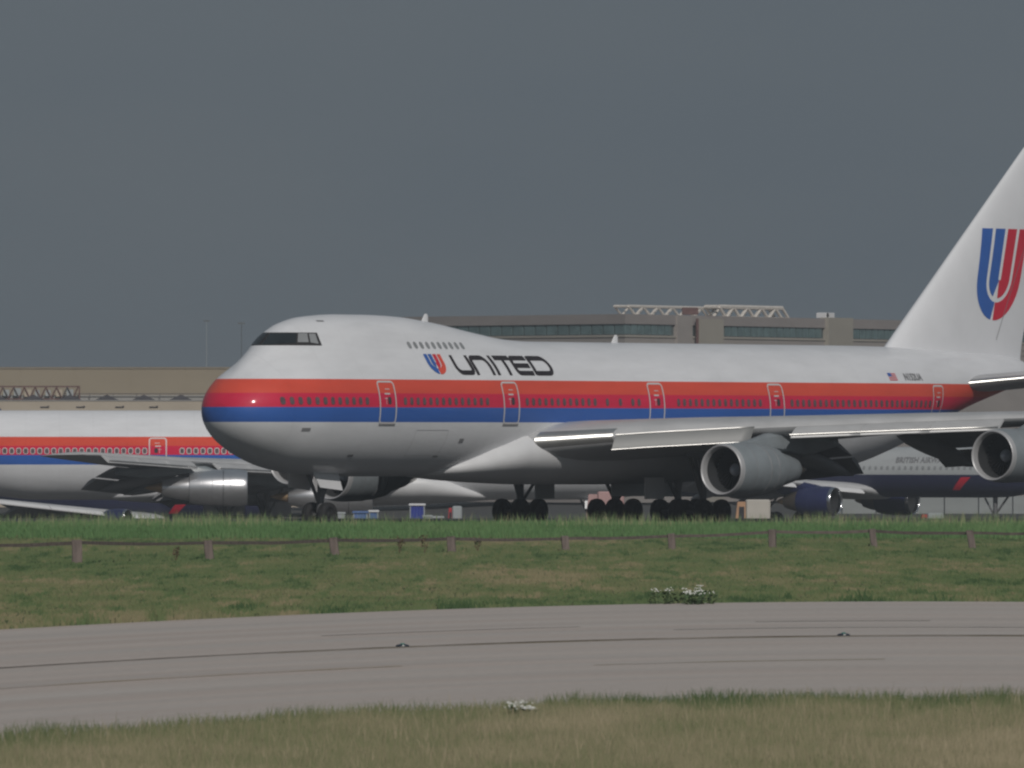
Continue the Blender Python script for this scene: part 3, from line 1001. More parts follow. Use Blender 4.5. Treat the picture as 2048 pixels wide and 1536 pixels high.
        # trailing edge flaps, lowered
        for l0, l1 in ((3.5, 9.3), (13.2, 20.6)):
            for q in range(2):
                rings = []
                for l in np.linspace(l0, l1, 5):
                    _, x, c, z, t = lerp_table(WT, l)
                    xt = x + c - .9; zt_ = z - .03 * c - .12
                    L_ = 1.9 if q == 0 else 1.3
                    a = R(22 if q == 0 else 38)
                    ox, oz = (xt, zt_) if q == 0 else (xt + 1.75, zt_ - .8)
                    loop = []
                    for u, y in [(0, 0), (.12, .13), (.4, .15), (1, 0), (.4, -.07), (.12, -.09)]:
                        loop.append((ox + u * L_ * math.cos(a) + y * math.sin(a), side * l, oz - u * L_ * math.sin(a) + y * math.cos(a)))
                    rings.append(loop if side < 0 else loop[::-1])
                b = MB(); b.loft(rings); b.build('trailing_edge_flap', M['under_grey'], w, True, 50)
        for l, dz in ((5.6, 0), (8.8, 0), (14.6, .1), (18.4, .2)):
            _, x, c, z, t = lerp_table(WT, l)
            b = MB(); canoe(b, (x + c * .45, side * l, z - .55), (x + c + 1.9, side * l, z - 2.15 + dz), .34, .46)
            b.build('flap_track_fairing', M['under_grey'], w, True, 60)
        # engines hang from the wings
        for l, X, z, le, zl in ((11.7, 24.0, 2.70, 27.9, 4.72), (21.2, 33.1, 3.38, 36.3, 5.2)):
            if full and side > 0: z -= .3
            engine(root, (X, side * l, z), 'engine', cowl, lip, core, scale=0.93, plug=M['hot_metal'] if full else M['tan_metal'], st=1.3, front=front)
            dx, dz = le - X, zl - z
            pylon(root, (X, side * l, z), [(1.0, 1.26), (2.2, dz * .70), (dx - .3, dz - .28), (dx + 1.2, dz - .2), (dx + 6.0, dz - .45), (dx + 6.2, dz - .85), (7.0, .6), (4.6, .9), (3.2, 1.05)], M['cowl_grey'])
    # tail
    b = MB(); rings = []
    for z, x, c, t in FT: rings.append(foil(x, c, 0, t, z, 14, 0, True))
    rings.append(foil(69.1, 2.9, 0, .05, 19.6, 14, 0, True))
    b.loft(rings)
    fin = b.build('tail_fin', M['white'], root, True, 50)
    if full:
        emblem(fin_pt, 63.3, 67.8, 10.3, 15.05, fin, 0.92, 0.28, 'logo_red', 0.95)
        b = MB(); ribbon(b, fin_pt, [(65.2, 9.3), (71.0, 18.9)], .05); b.build('rudder_seam', M['under_grey'], fin, False)
    for side in (-1, 1):
        h_ = wing(root, HT, side, M['wing_grey'], 'tailplane', 0.0)
        b = MB(); rings = []
        for l in np.linspace(2.0, 11.0, 6):
            _, x, c, z, t = lerp_table(HT, l)
            rings.append([(x + c * u - .012, side * l, z + s_ * naca(t, u) * c * 1.04) for u, s_ in [(.04, 1), (.015, 1), (.004, 1), (0, 1), (.004, -1), (.012, -1)]])
        b.loft(rings, closed=False); b.build('leading_edge', M['edge_metal'], h_, True, 70)
    # undercarriage
    for side in (-1, 1):
        bogie(root, 31.4, side * 5.5, 3.4)
        bogie(root, 34.4, side * 1.9, 2.6)
        b = MB(); b.box(29.6, 31.2, side * 3.3 - .03, side * 3.3 + .03, 1.25, 2.3); b.build('gear_door', M['bare_white'], root, False)
        b = MB(); b.box(32.9, 35.9, side * 1.05 - .03, side * 1.05 + .03, 1.35, 2.2); b.build('gear_door', M['bare_white'], root, False)
    bogie(root, 7.7, 0, 2.9, 0.60, 0, 0.46, False, 0.25)
    for side in (-1, 1):
        b = MB()
        b.add([(6.2, side * .62, 2.75), (8.2, side * .66, 2.6), (8.2, side * .95, 1.75), (6.5, side * .92, 1.9), (6.2, side * .68, 2.75), (8.2, side * .72, 2.6), (8.2, side * 1.0, 1.75), (6.5, side * .97, 1.9)],
              [(0, 1, 2, 3), (7, 6, 5, 4), (0, 4, 5, 1), (1, 5, 6, 2), (2, 6, 7, 3), (3, 7, 4, 0)])
        b.build('nose_gear_door', M['bare_white'], root, False)

jumbo = tag(empty('jumbo_jet', (JP[0], JP[1], 0), JA),
            'huge white four-engined jet with orange, red and blue stripes and UNITED lettering', 'airplane')
build_jumbo(jumbo, -1, M['cowl_grey'], M['lip_grey'], M['cowl_grey'], None, True)
jumbo2 = tag(empty('jumbo_jet', (13.45, 746.5, -2.66), R(182.5)),
             'parked striped white jet facing right, with polished engine cowl, behind the big jet', 'airplane')
build_jumbo(jumbo2, 1, M['bright_metal'], M['bright_metal'], M['bright_metal'], M['bright_metal'], False)

# ================================================================== parked jets beyond
def round_fus(L, r, zc, nose=5.0, tail=14.0, drop=0.3):
    rows = [(0, .02, zc - drop * r - .04, zc - drop * r + .04)]
    for t in (.02, .08, .2, .4, .65, 1.0):
        s_ = (1 - (1 - t) ** 2.1) ** .55
        c = zc - drop * r * (1 - t) ** 1.6
        rows.append((t * nose, r * s_, c - r * s_, c + r * s_))
    rows.append((L - tail, r, zc - r, zc + r))
    for t in (.15, .4, .7, .93, 1.0):
        s_ = max(1 - t ** 1.7, .06)
        rows.append((L - tail + tail * t, r * s_, zc + r - 2 * r * s_ - .12 * r * t, zc + r - .12 * r * t))
    return Fus([(a, b_, c, d, d, .5) for a, b_, c, d in rows])

def simple_jet(root, F, L, paint, tab, parts, side_near=1):
    Xs = np.concatenate([[0.004, .03, .08, .16, .28, .45, .7], np.arange(1, 7, .4), np.arange(7, L - .4, 1.0), [L - .2, L]])
    F.build('fuselage', paint, root, Xs, 30)
    for side in (-1, 1):
        w = wing(root, tab, side, parts['wing'], 'wing', 0.02)
        for l0, l1 in parts['slats']:
            slat(w, tab, side, l0, l1, 'leading_edge_slat', parts['slat_mat'], parts.get('slat_len', .8), .3, 30, .4, .1)
        for l0, l1 in parts['flaps']:
            rings = []
            for l in np.linspace(l0, l1, 4):
                _, x, c, z, t = lerp_table(tab, l)
                a = R(parts.get('flap_angle', 25)); xt, zt = x + c - .8, z - .02 * c - .1
                loop = [(xt + u * 2.0 * math.cos(a) + y * math.sin(a), side * l, zt - u * 2.0 * math.sin(a) + y * math.cos(a)) for u, y in [(0, 0), (.15, .14), (.45, .14), (1, 0), (.45, -.06), (.15, -.08)]]
                rings.append(loop if side < 0 else loop[::-1])
            b = MB(); b.loft(rings); b.build('trailing_edge_flap', M['under_grey'], w, True, 50)
        for l in parts['fairings']:
            _, x, c, z, t = lerp_table(tab, l)
            b = MB(); canoe(b, (x + c * .5, side * l, z - .45), (x + c + 1.8, side * l, z - 1.5), .3, .4)
            b.build('flap_track_fairing', M['under_grey'], w, True, 60)
        for (l, X, z, sc_) in parts['engines']:
            engine(root, (X, side * l, z), 'engine', parts['cowl'], parts['lip'], parts['core'], scale=sc_, plug=parts['plug'], nblade=18)
            _, x, c, zl, t = lerp_table(tab, l)
            dx, dz = x - X, zl - z
            pylon(root, (X, side * l, z), [(.9 * sc_, 1.3 * sc_), (dx, dz + .1), (dx + 1.0, dz + .15), (dx + 3.5, dz - .3), (5.4 * sc_, .55 * sc_), (3.4 * sc_, .95 * sc_)], parts['pylon'], .2)
        bogie(root, parts['gear'][0], side * parts['gear'][1], parts['gear'][2], parts['gear'][3], .65, .5)
    bogie(root, parts['nose'][0], 0, parts['nose'][1], parts['nose'][2], 0, .32, False)

def fin_for(root, F, L, x0, z0, x1, z1, c0, c1, mt):
    b = MB()
    b.loft([foil(x0, c0, 0, .1, z0, 12, 0, True), foil(x1, c1, 0, .09, z1, 12, 0, True)])
    b.build('tail_fin', mt, root, True, 50)

# --- two grey and midnight blue twin jets
def speedwing(S, X0, X1, z0, z1, parent):
    b = MB()
    P = [(X0, z1), (X0 + (X1 - X0) * .45, z1), (X1, z0), (X1 - (X1 - X0) * .35, z0)]
    V = []
    n = 6
    for i in range(n + 1):
        t = i / n
        V.append(S(P[0][0] + (P[3][0] - P[0][0]) * t, z1 + (z0 - z1) * t))
        V.append(S(P[1][0] + (P[2][0] - P[1][0]) * t, z1 + (z0 - z1) * t))
    b.add(V, [(2 * i, 2 * i + 1, 2 * i + 3, 2 * i + 2) for i in range(n)])
    return b.build('red_flash', M['logo_red'], parent, False)

BA_ = R(180 - 30)
bp = (41.7, 797.6)
twin = tag(empty('twin_jet', (bp[0], bp[1], -2.66), BA_),
           'parked grey and dark blue twin jet seen below the jumbo wing on the right', 'airplane')
BF = round_fus(47.0, 1.98, 4.22, 5.5, 13.0, .2)
BT = [(0, 13.2, 9.5, 2.6, .13), (2.0, 15.0, 8.4, 2.9, .125), (6.5, 18.0, 6.2, 3.35, .11), (19.0, 26.5, 1.9, 4.6, .09)]
simple_jet(twin, BF, 47.0, M['twin_paint'], BT, dict(wing=M['wing_grey'], slats=[(2.4, 5.6), (7.4, 12.5), (12.6, 18.2)], slat_mat=M['bare_white'], flaps=[(2.4, 5.8), (7.2, 14)],
    fairings=[4.4, 9, 12.6], engines=[(6.5, 15.2, 1.95, .84)], cowl=M['midnight'], lip=M['polish'], core=M['hot_metal'], plug=M['tan_metal'], pylon=M['midnight'],
    gear=(23.0, 3.6, 2.5, .56), nose=(4.6, 2.4, .4)))
fin_for(twin, BF, 47, 36.5, 5.8, 42.5, 13.2, 8.0, 3.5, M['midnight'])
BS = lambda eps: (lambda X, z: BF.pt(X, z, 1, eps))
XB = lambda px, z: Ximg(px, z, bp, BA_, BF, 1)
text_mesh(lambda X, z: BF.pt(X, z, 1, .02), 'BRITISH AIRWAYS', XB(1792, 5.2), 4.97, .42, 'lettering', M['letter_grey'], twin, -1)
speedwing(BS(.02), XB(1942, 3.6), XB(1902, 3.2), 2.85, 3.85, twin)
window_row(BF, 1, BS, XB(1640, 4.6), XB(2010, 4.6), 4.55, 0.52, .22, .3, twin, M['glass_grey'])

sp = (-18.0, 790.0)
twin2 = tag(empty('twin_jet', (sp[0], sp[1], -3.5), BA_),
            'small dark blue bellied jet with red flash, low under the parked striped jet at left', 'airplane')
SF = round_fus(29.5, 1.92, 3.05, 4.5, 10.0, .2)
ST_ = [(0, 8.6, 7.0, 1.35, .13), (1.9, 10.0, 6.0, 1.6, .125), (4.9, 12.3, 4.6, 2.0, .115), (14.2, 17.6, 1.6, 3.1, .10)]
simple_jet(twin2, SF, 29.5, M['small_twin_paint'], ST_, dict(wing=M['wing_grey'], slats=[(1.95, 4.2), (5.6, 9.6), (9.7, 13.6)], slat_mat=M['bare_white'], slat_len=.6, flaps=[(2, 4.2), (5.6, 10)],
    fairings=[3.4, 7], engines=[(4.9, 10.6, 1.55, .52)], cowl=M['midnight'], lip=M['polish'], core=M['hot_metal'], plug=M['hot_metal'], pylon=M['midnight'],
    gear=(14.4, 2.6, 1.6, .5), nose=(3.9, 1.3, .34)))
fin_for(twin2, SF, 29.5, 20.5, 4.7, 26.0, 10.6, 7.0, 2.6, M['midnight'])
SS = lambda eps: (lambda X, z: SF.pt(X, z, 1, eps))
XS_ = lambda px, z: Ximg(px, z, sp, BA_, SF, 1)
speedwing(SS(.02), XS_(384, 2.6), XS_(335, 2.2), 1.9, 3.0, twin2)

# ================================================================== buildings
def facade_frame(p0, p1):
    """local frame along a wall: u along it, v into the building, z up"""
    a = math.atan2(p1[1] - p0[1], p1[0] - p0[0])
    return a, math.hypot(p1[0] - p0[0], p1[1] - p0[1])

term = tag(empty('terminal_building', (11.57, 1050, -2.4)), 'long pale concrete terminal with a band of teal windows behind the jumbo fuselage', 'building')
def tpart(name, b, mt, a, par=None, sharp=30):
    o = b.build(name, mt, par or term, False)
    o.rotation_euler = (0, 0, a)
    return o
TZ = 2.4
# right-hand face: from the near corner away to the right;  left-hand face: away to the left
aR, LR = facade_frame((11.57, 1050), (62.0, 1143))
aL, LL = facade_frame((11.57, 1050), (-22.0, 1088.0))
zt, wt, wb = 16.96 + TZ, 15.95 + TZ, 14.85 + TZ
dR, dL = Vector((math.cos(aR), math.sin(aR))), Vector((math.cos(aL), math.sin(aL)))
nR, nL = Vector((-dR.y, dR.x)), Vector((dL.y, -dL.x))          # into the building
def footprint(d):
    """outline of the wedge-shaped block, moved d metres inwards from both faces"""
    det = dR.x * -dL.y + dL.x * dR.y
    rhs = nL * d - nR * d
    t = (rhs.x * -dL.y + dL.x * rhs.y) / det
    c = nR * d + dR * t
    e1, e2 = nR * d + dR * LR, nL * d + dL * LL
    return [(c.x, c.y), (e1.x, e1.y), (20, 150), (e2.x, e2.y)]
def block(name, d, z0, z1, mt):
    b = MB(); b.prism(footprint(d), z0, z1, 'XY'); return b.build(name, mt, term, False)
block('wall', 0, 0, wb - .02, M['stone'])
block('parapet', -.03, wt, zt, M['stone_dark'])
block('window_reveal', .22, wb - .02, wt, M['mullion'])
block('sill_ledge', -.10, wb - .25, wb - .06, M['pier'])
block('wall_course', -.06, 13.9 + TZ, 14.02 + TZ, M['stone_dark'])
block('wall_course', -.06, 13.3 + TZ, 13.42 + TZ, M['stone_dark'])
def along(px, off=0.0):      # distance along the right face (moved back by off) at a picture column
    k = (px - 1024) / FPX
    x0, y0 = 11.57 - math.sin(aR) * off, 1050 + math.cos(aR) * off
    return (x0 - k * y0) / (k * math.sin(aR) - math.cos(aR))
def face(a, L, s_, piers, pitch):
    def bx(b, u0, u1, d0, d1, z0, z1):
        b.box(u0, u1, min(d0 * s_, d1 * s_), max(d0 * s_, d1 * s_), z0, z1)
    for i in range(int(L / pitch)):
        u0, u1 = i * pitch + .12, (i + 1) * pitch - .12
        if any(p0 - .2 < u1 and u0 < p1 + .2 for p0, p1, *_ in piers): continue
        b = MB(); bx(b, u0, u1, .1, .2, wb + .04, wt - .04)
        tpart('window_pane', b, M['teal'], a)
    for p0, p1, ztop, mt, dep in piers:
        b = MB(); bx(b, p0, p1, -dep, .6, 0, ztop); tpart('pier', b, mt, a)
face(aR, LR, 1, [(along(1351), along(1381), zt - .1, M['stone'], .25), (along(1392), along(1440), zt - .35, M['pier'], .45), (along(1650), along(1699), zt + .1, M['pier'], .45)], 1.5)
face(aL, LL, -1, [], 1.75)
b = MB(); b.tube((along(1386), -.5, 8), (along(1386), -.5, zt - .3), .16, .16, 8); tpart('drainpipe', b, M['rust'], aR)

def roof_truss(loc, a, L, h, nb, mt, label, r=.11, slope_end=True):
    t = tag(empty('roof_truss', loc, a), label, 'truss', 'white trusses on the terminal roof')
    for v in (0, 1.6):
        b = MB(); b.tube((0, v, 0), (L, v, 0), r, r, 6); b.build('bottom_chord', mt, t)
        b = MB(); b.tube((0, v, h), (L - (L / nb if slope_end else 0), v, h), r * 1.2, r * 1.2, 6); b.build('top_chord', mt, t)
        st = L / nb
        for i in range(nb):
            b = MB()
            if i == nb - 1 and slope_end: b.tube((i * st, v, h), ((i + 1) * st, v, 0), r, r, 6)
            elif i % 2 == 0: b.tube((i * st, v, h), ((i + 1) * st, v, 0), r, r, 6)
            else: b.tube((i * st, v, 0), ((i + 1) * st, v, h), r, r, 6)
            b.build('diagonal', mt, t)
    for i in range(nb):
        b = MB(); b.tube((i * L / nb, 0, h), (i * L / nb, 1.6, h), r * .8, r * .8, 6); b.build('cross_tie', mt, t)
    return t
cR, sR = math.cos(aR), math.sin(aR)
u = along(1438, 4)
roof_truss((11.57 + cR * u - sR * 4, 1050 + sR * u + cR * 4, 16.9), aR, along(1578, 4) - u, 1.15, 10, M['truss_white'], 'bold white roof truss with sloping right end, right half of the terminal roof steelwork', .19)
u = along(1256, 6)
roof_truss((11.57 + cR * u - sR * 6, 1050 + sR * u + cR * 6, 16.98), aR, along(1430, 6) - u, 0.95, 12, M['truss_white'], 'thinner white roof truss ending near the brown box, left half of the roof steelwork', .13, False)
b = MB(); b.cbox(0, 1.7, 0, 1.4, 0, .75, .05)
for i in range(4): b.box(.2 + i * .35, .32 + i * .35, -.04, 0.0, .12, .62)
u = along(1364, 3); tag(b.build('plant_box', M['rust'], None, False, loc=(11.57 + cR * u - sR * 3, 1050 + sR * u + cR * 3, 17.1)), 'small brown plant box among the white roof trusses', 'roof box')
acx = along(1652, .6)
ac = tag(empty('air_conditioner', (11.57 + cR * acx - sR * .6, 1050 + sR * acx + cR * .6, 17.06), aR), 'small white air conditioning unit on top of the tan pier right of the trusses', 'air conditioner')
b = MB(); b.cbox(0, 2.1, 0, 1.2, 0, .55, .06); b.build('casing', M['bare_white'], ac, False)
b = MB(); b.lathe([(-.03, .26), (-.05, .24), (-.02, .02)], 'Y', 14, (.35, 0, .28)); b.build('fan_grille', M['frame_dark'], ac)
for k, (px, y0, d) in enumerate([(1252, 596, 1064), (828, 690, 1200)]):
    pass

# hangar far left
hang = tag(empty('hangar', (-80, 1150, -2.66)), 'plain tan clad hangar wall rising behind the low building at far left', 'building')
hz = 12.0 + 2.66
b = MB(); b.box(0, 55, 0, 60, 0, hz); b.build('wall', M['tan_wall'], hang, False)
b = MB(); b.box(-.1, 55.1, -.12, 60.1, hz + .003, hz + .22); b.build('roof_edge', M['tan_seam'], hang, False)
for i in range(9):
    b = MB(); b.box(i * 6.2 + .06, i * 6.2 + 6.08, -.05, -.004, 3.0, hz - .05); b.build('wall_panel', M['tan_wall'], hang, False)

# low building in front of it
low = tag(empty('low_building', (-70, 1000, -2.5)), 'low beige building with a row of dark pyramid rooflights in front of the tan hangar', 'building')
lz = 7.85 + 2.5
b = MB(); b.box(0, 52, 0, 40, 0, lz); b.build('wall', M['beige_wall'], low, False)
b = MB(); b.box(-.05, 52.05, -.06, .3, lz + .003, lz + .1); b.build('parapet_coping', M['roof_grey'], low, False)
b = MB(); b.box(0.1, 51.9, 7, 39, lz + .003, lz + .62); b.build('roof_upstand', M['roof_grey'], low, False)
for i in range(14):
    cx = 70 + at(140, 0, 1003)[0] + (i - 6) * 3.61
    b = MB(); b.add([(cx - 1.3, 1.6, lz + .02), (cx + 1.3, 1.6, lz + .02), (cx + 1.3, 4.8, lz + .02), (cx - 1.3, 4.8, lz + .02), (cx, 3.2, lz + .66)], [(0, 1, 4), (1, 2, 4), (2, 3, 4), (3, 0, 4), (3, 2, 1, 0)])
    b.build('rooflight', M['rooflight'], low, False)
b = MB(); b.box(26, 52, 6.5, 6.56, lz + .70, lz + .78)
for i in range(12): b.box(26.2 + i * 2.3, 26.26 + i * 2.3, 6.5, 6.56, lz + .003, lz + .70)
b.build('handrail', M['rooflight'], low, False)
for px in (88, 160, 238, 306):
    x = 70 + at(px, 0, 1000)[0]
    b = MB(); b.box(x - .35, x + .45, -.12, -.004, lz - .62, lz - .52); b.box(x + .35, x + .5, -.2, -.004, lz - .56, lz - .44); b.build('wall_bracket', M['rooflight'], low, False)

# lattice sign frame standing on the low roof
sx = at(40, 0, 1006)[0]
sign = tag(empty('roof_gantry', (sx - 6, 1006.2, 7.95)), 'dark lattice frame with pale panels on the low roof at far left', 'gantry')
b = MB(); LW = at(160, 0, 1006)[0] - sx + 6
b.box(0, LW, 0, .1, 1.28, 1.42); b.box(0, LW, 0, .1, .05, .18); b.box(LW - .14, LW, 0, .1, .18, 1.28)
b.build('frame', M['rust'], sign, False)
rr = random.Random(5)
for i in range(22):
    x0 = .1 + i * (LW - .3) / 22; w = (LW - .3) / 22
    b = MB(); b.tube((x0, .05, .2), (x0 + w, .05, 1.28), .07, .07, 6) if i % 2 else b.tube((x0, .05, 1.28), (x0 + w, .05, .2), .07, .07, 6)
    b.build('lattice_bar', M['rust'] if rr.random() < .7 else M['rooflight'], sign)
for i in range(11):
    x0 = .2 + i * (LW - .5) / 11
    b = MB(); b.box(x0, x0 + .42 + .3 * rr.random(), .14, .2, .3 + .2 * rr.random(), 1.0 + .2 * rr.random()); b.build('pale_panel', M['bin_grey'] if i % 3 else M['beige_wall'], sign, False)

# lamp masts against the sky
for px, ytop, d, lab in [(483, 648, 1120, 'thin dark lamp mast standing left of the jumbo cockpit'), (413, 643, 1240, 'faint pale mast rising above the tan hangar left of the darker mast')]:
    x, y, zt_ = at(px, ytop, d)
    m_ = tag(empty('lamp_mast', (x, y, -2.4)), lab, 'lamp mast', 'tall masts on the skyline')
    b = MB(); b.tube((0, 0, 0), (0, 0, zt_ + 2.4), .07, .035, 8); b.build('pole', M['pole'] if px > 450 else M['bin_grey'], m_)
    b = MB(); b.box(-.4, .4, -.1, .1, zt_ + 2.4, zt_ + 2.55); b.build('lamp_head', M['pole'], m_, False)

# pale blast wall at far right
bw = tag(empty('blast_wall', (26, 900, -2.4)), 'low pale grey blast wall beyond the blue jet at far right', 'wall')
b = MB(); b.box(0, 60, 0, .5, 0, 1.55); b.build('wall_body', M['fence_wall'], bw, False)
for i in range(20):
    b = MB(); b.box(i * 3, i * 3 + .3, -.35, -.004, 0, 1.7); b.build('buttress', M['fence_wall'], bw, False)

# ================================================================== things standing on the apron
def cart(px0, px1, ytop, d, label, mt, top=None, name='baggage_cart', group=None):
    x0, _, zt_ = at(px0, ytop, d); x1 = at(px1, ytop, d)[0]
    zg = float(gz((x0 + x1) / 2, d)) + .02
    W, Hh = x1 - x0, zt_ - zg
    t = tag(empty(name, ((x0 + x1) / 2, d, zg)), label, 'baggage cart', group)
    b = MB(); b.cbox(-W / 2, W / 2, -.7, .7, .42, .58, .04); b.build('deck', M['gear_metal'], t, False)
    for sx_ in (-1, 1):
        for sy in (-1, 1):
            b = MB(); b.tube((sx_ * (W / 2 - .05), sy * .65, .58), (sx_ * (W / 2 - .05), sy * .65, Hh - .1), .04, .04, 6); b.build('post', M['bin_grey'], t)
            b = tyre_mesh(.21, .15); b.build('wheel', M['tyre'], t, True, 45, (sx_ * W * .32, sy * .55, .21))
    b = MB()
    n = 9
    V = []
    for i in range(n + 1):
        xx = -W / 2 + .06 + (W - .12) * i / n
        V += [(xx, -.66 + .03 * (i % 2), .6), (xx, -.66 + .03 * (i % 2), Hh - .12)]
    b.add(V, [(2 * i, 2 * i + 2, 2 * i + 3, 2 * i + 1) for i in range(n)])
    b.build('curtain', mt, t, False)
    b = MB(); b.cbox(-W / 2 - .04, W / 2 + .04, -.74, .74, Hh - .12, Hh, .03); b.build('roof', top or mt, t, False)
    return t
cart(706, 736, 1022, 612, 'faded blue curtained baggage cart under the jumbo nose, left one of the adjoining pair', M['cart_blue'], group='baggage carts on the apron')
cart(737.5, 757, 1020, 614, 'narrow faded blue baggage cart with pale edge, right one of the adjoining pair', M['cart_blue'], M['bare_white'], group='baggage carts on the apron')
c3 = cart(819, 850, 1007, 626, 'tall white roofed cart with strong blue curtain under the jumbo belly', M['deep_blue'], M['bare_white'], group='baggage carts on the apron')

def bin_(px0, px1, ytop, d, label, mt):
    x0, _, zt_ = at(px0, ytop, d); x1 = at(px1, ytop, d)[0]
    zg = float(gz((x0 + x1) / 2, d)) + .02
    W, Hh = x1 - x0, zt_ - zg
    t = tag(empty('cargo_bin', ((x0 + x1) / 2, d, zg)), label, 'container', 'grey containers on the apron')
    b = MB(); b.add([(-W / 2 + .12, -.5, .1), (W / 2 - .12, -.5, .1), (W / 2 - .12, .5, .1), (-W / 2 + .12, .5, .1), (-W / 2, -.6, Hh - .12), (W / 2, -.6, Hh - .12), (W / 2, .6, Hh - .12), (-W / 2, .6, Hh - .12)],
          [(3, 2, 1, 0), (0, 1, 5, 4), (1, 2, 6, 5), (2, 3, 7, 6), (3, 0, 4, 7), (4, 5, 6, 7)]); b.build('tub', mt, t, False)
    b = MB(); b.cbox(-W / 2 - .04, W / 2 + .04, -.64, .64, Hh - .118, Hh, .03); b.build('lid', mt, t, False)
    for sx_ in (-1, 1):
        b = tyre_mesh(.08, .06); b.build('wheel', M['tyre'], t, True, 45, (sx_ * W * .3, -.4, .08))
bin_(846, 864, 1030, 606, 'pale grey container under the jumbo belly, left of its twin', M['bin_grey'])
bin_(865, 887, 1032, 602, 'wider pale grey container under the jumbo belly, right of its twin', M['bin_grey'])
bin_(676, 690, 1024, 622, 'pale grey bin just left of the faded blue carts', M['bin_grey'])

def van(px0, px1, ytop, d, label, body, cab, rz=0.0, name='van', cat='van'):
    x0, _, zt_ = at(px0, ytop, d); x1 = at(px1, ytop, d)[0]
    zg = float(gz((x0 + x1) / 2, d)) + .02
    W, Hh = x1 - x0, zt_ - zg
    t = tag(empty(name, ((x0 + x1) / 2, d, zg), rz), label, cat)
    c = W * .3
    b = MB(); b.cbox(-W / 2 + c, W / 2, -1.0, 1.0, .5, Hh, .08); b.build('cargo_box', body, t, False)
    b = MB(); b.prism([(-W / 2, .5), (-W / 2 + c - .02, .5), (-W / 2 + c - .02, Hh * .95), (-W / 2 + c * .22, Hh * .95), (-W / 2 + c * .03, Hh * .58)], -.95, .95); cb = b.build('cab', cab, t, False)
    b = MB(); b.prism([(-W / 2 + c * .3, Hh * .56), (-W / 2 + c * .85, Hh * .56), (-W / 2 + c * .85, Hh * .84), (-W / 2 + c * .36, Hh * .84)], -.975, -.955); b.build('side_window', M['glass_dark'], cb, False)
    b = MB(); b.box(-W / 2 + .05, W / 2 - .05, -.9, .9, .36, .495); b.build('chassis', M['gear_metal'], t, False)
    for xx in (-W / 2 + c * .6, W / 2 - W * .2):
        for yy in (-.82, .82):
            wb_ = tyre_mesh(.38, .26); wb_.lathe([(-.1, .02), (-.06, .12), (-.1, .2)], 'Y', 12); wb_.build('wheel', M['tyre'], t, True, 45, (xx, yy, .38))
    return t
van(1172, 1248, 983, 628, 'faded pink service truck beyond the jumbo wheels', M['pink'], M['pink'], name='service_truck', cat='truck')
van(1470, 1540, 999, 640, 'cream van with tan cab beyond the jumbo inner engine', M['van_cream'], M['van_tan'])
van(896, 924, 1012, 640, 'small red fronted tug with grey back under the jumbo belly', M['bin_grey'], M['red_paint'], name='tug', cat='tug')
van(1840, 1886, 1026, 660, 'low red topped vehicle behind the far right grass', M['bin_grey'], M['red_paint'], name='low_tug', cat='tug')

# ================================================================== wooden rail fence
fence = tag(empty('rail_fence', (0, 344, 0)), 'low weathered timber fence of short thick posts and one rail across the grass', 'fence')
P = [(-18.9, 335, .78, 0), (-14.6, 344, .79, 0.0), (-10.5, 356, .66, .05), (-6.3, 366, .66, .10), (-2.2, 376.5, .60, .05), (2.0, 382, .57, 0.03), (6.05, 386.5, .61, .05),
     (9.9, 389.5, .745, .01), (13.85, 391, .75, .12), (17.5, 388.5, .72, .17), (21.4, 386, .72, .05)]
pw = [.33, .34, .29, .30, .29, .27, .27, .26, .25, .27, .27]
frng = random.Random(3)
for (x, y, h, ln), w in zip(P, pw):
    g = float(gz(x, y)); h_ = h - g
    b = MB()
    d_ = .14
    rings = []
    for t in (0, .3, .65, .97, 1.0):
        q = .96 if t == 1.0 else 1.0
        jx, jy = frng.uniform(-.012, .012), frng.uniform(-.01, .01)
        cx = -ln * t + jx
        zz = -.15 + t * (h_ + .15)
        ww, dd = w * q / 2, d_ * q / 2 * 1.6
        c_ = .025
        rings.append([(cx - ww + c_, jy - dd, zz), (cx + ww - c_, jy - dd, zz), (cx + ww, jy - dd + c_, zz), (cx + ww, jy + dd - c_, zz), (cx + ww - c_, jy + dd, zz + frng.uniform(0, .02)), (cx - ww + c_, jy + dd, zz), (cx - ww, jy + dd - c_, zz), (cx - ww, jy - dd + c_, zz)])
    b.loft(rings)
    o = b.build('post', M['wood'], fence, False, loc=(x, y - 344, g))
    o.rotation_euler = (0, 0, frng.uniform(-.35, .1))
for i in range(len(P) - 1):
    (x0, y0, h0_, l0), (x1, y1, h1_, l1) = P[i], P[i + 1]
    a, c_ = Vector((x0 - l0 + .1, y0 - 344 + .12, h0_ - .09)), Vector((x1 - l1 - .1, y1 - 344 + .12, h1_ - .09 + (.0 if i % 2 else -.015)))
    b = MB(); rings = []
    for k in range(7):
        t = k / 6
        p = a.lerp(c_, t); sag = -.035 * math.sin(math.pi * t) + frng.uniform(-.008, .008)
        hh = .055 + frng.uniform(-.006, .006)
        rings.append([(p.x, p.y - .05, p.z - hh + sag), (p.x, p.y - .05, p.z + hh + sag), (p.x, p.y + .05, p.z + hh + sag), (p.x, p.y + .05, p.z - hh + sag)])
    b.loft(rings)
    b.build('rail', M['rail_wood'], fence, False)

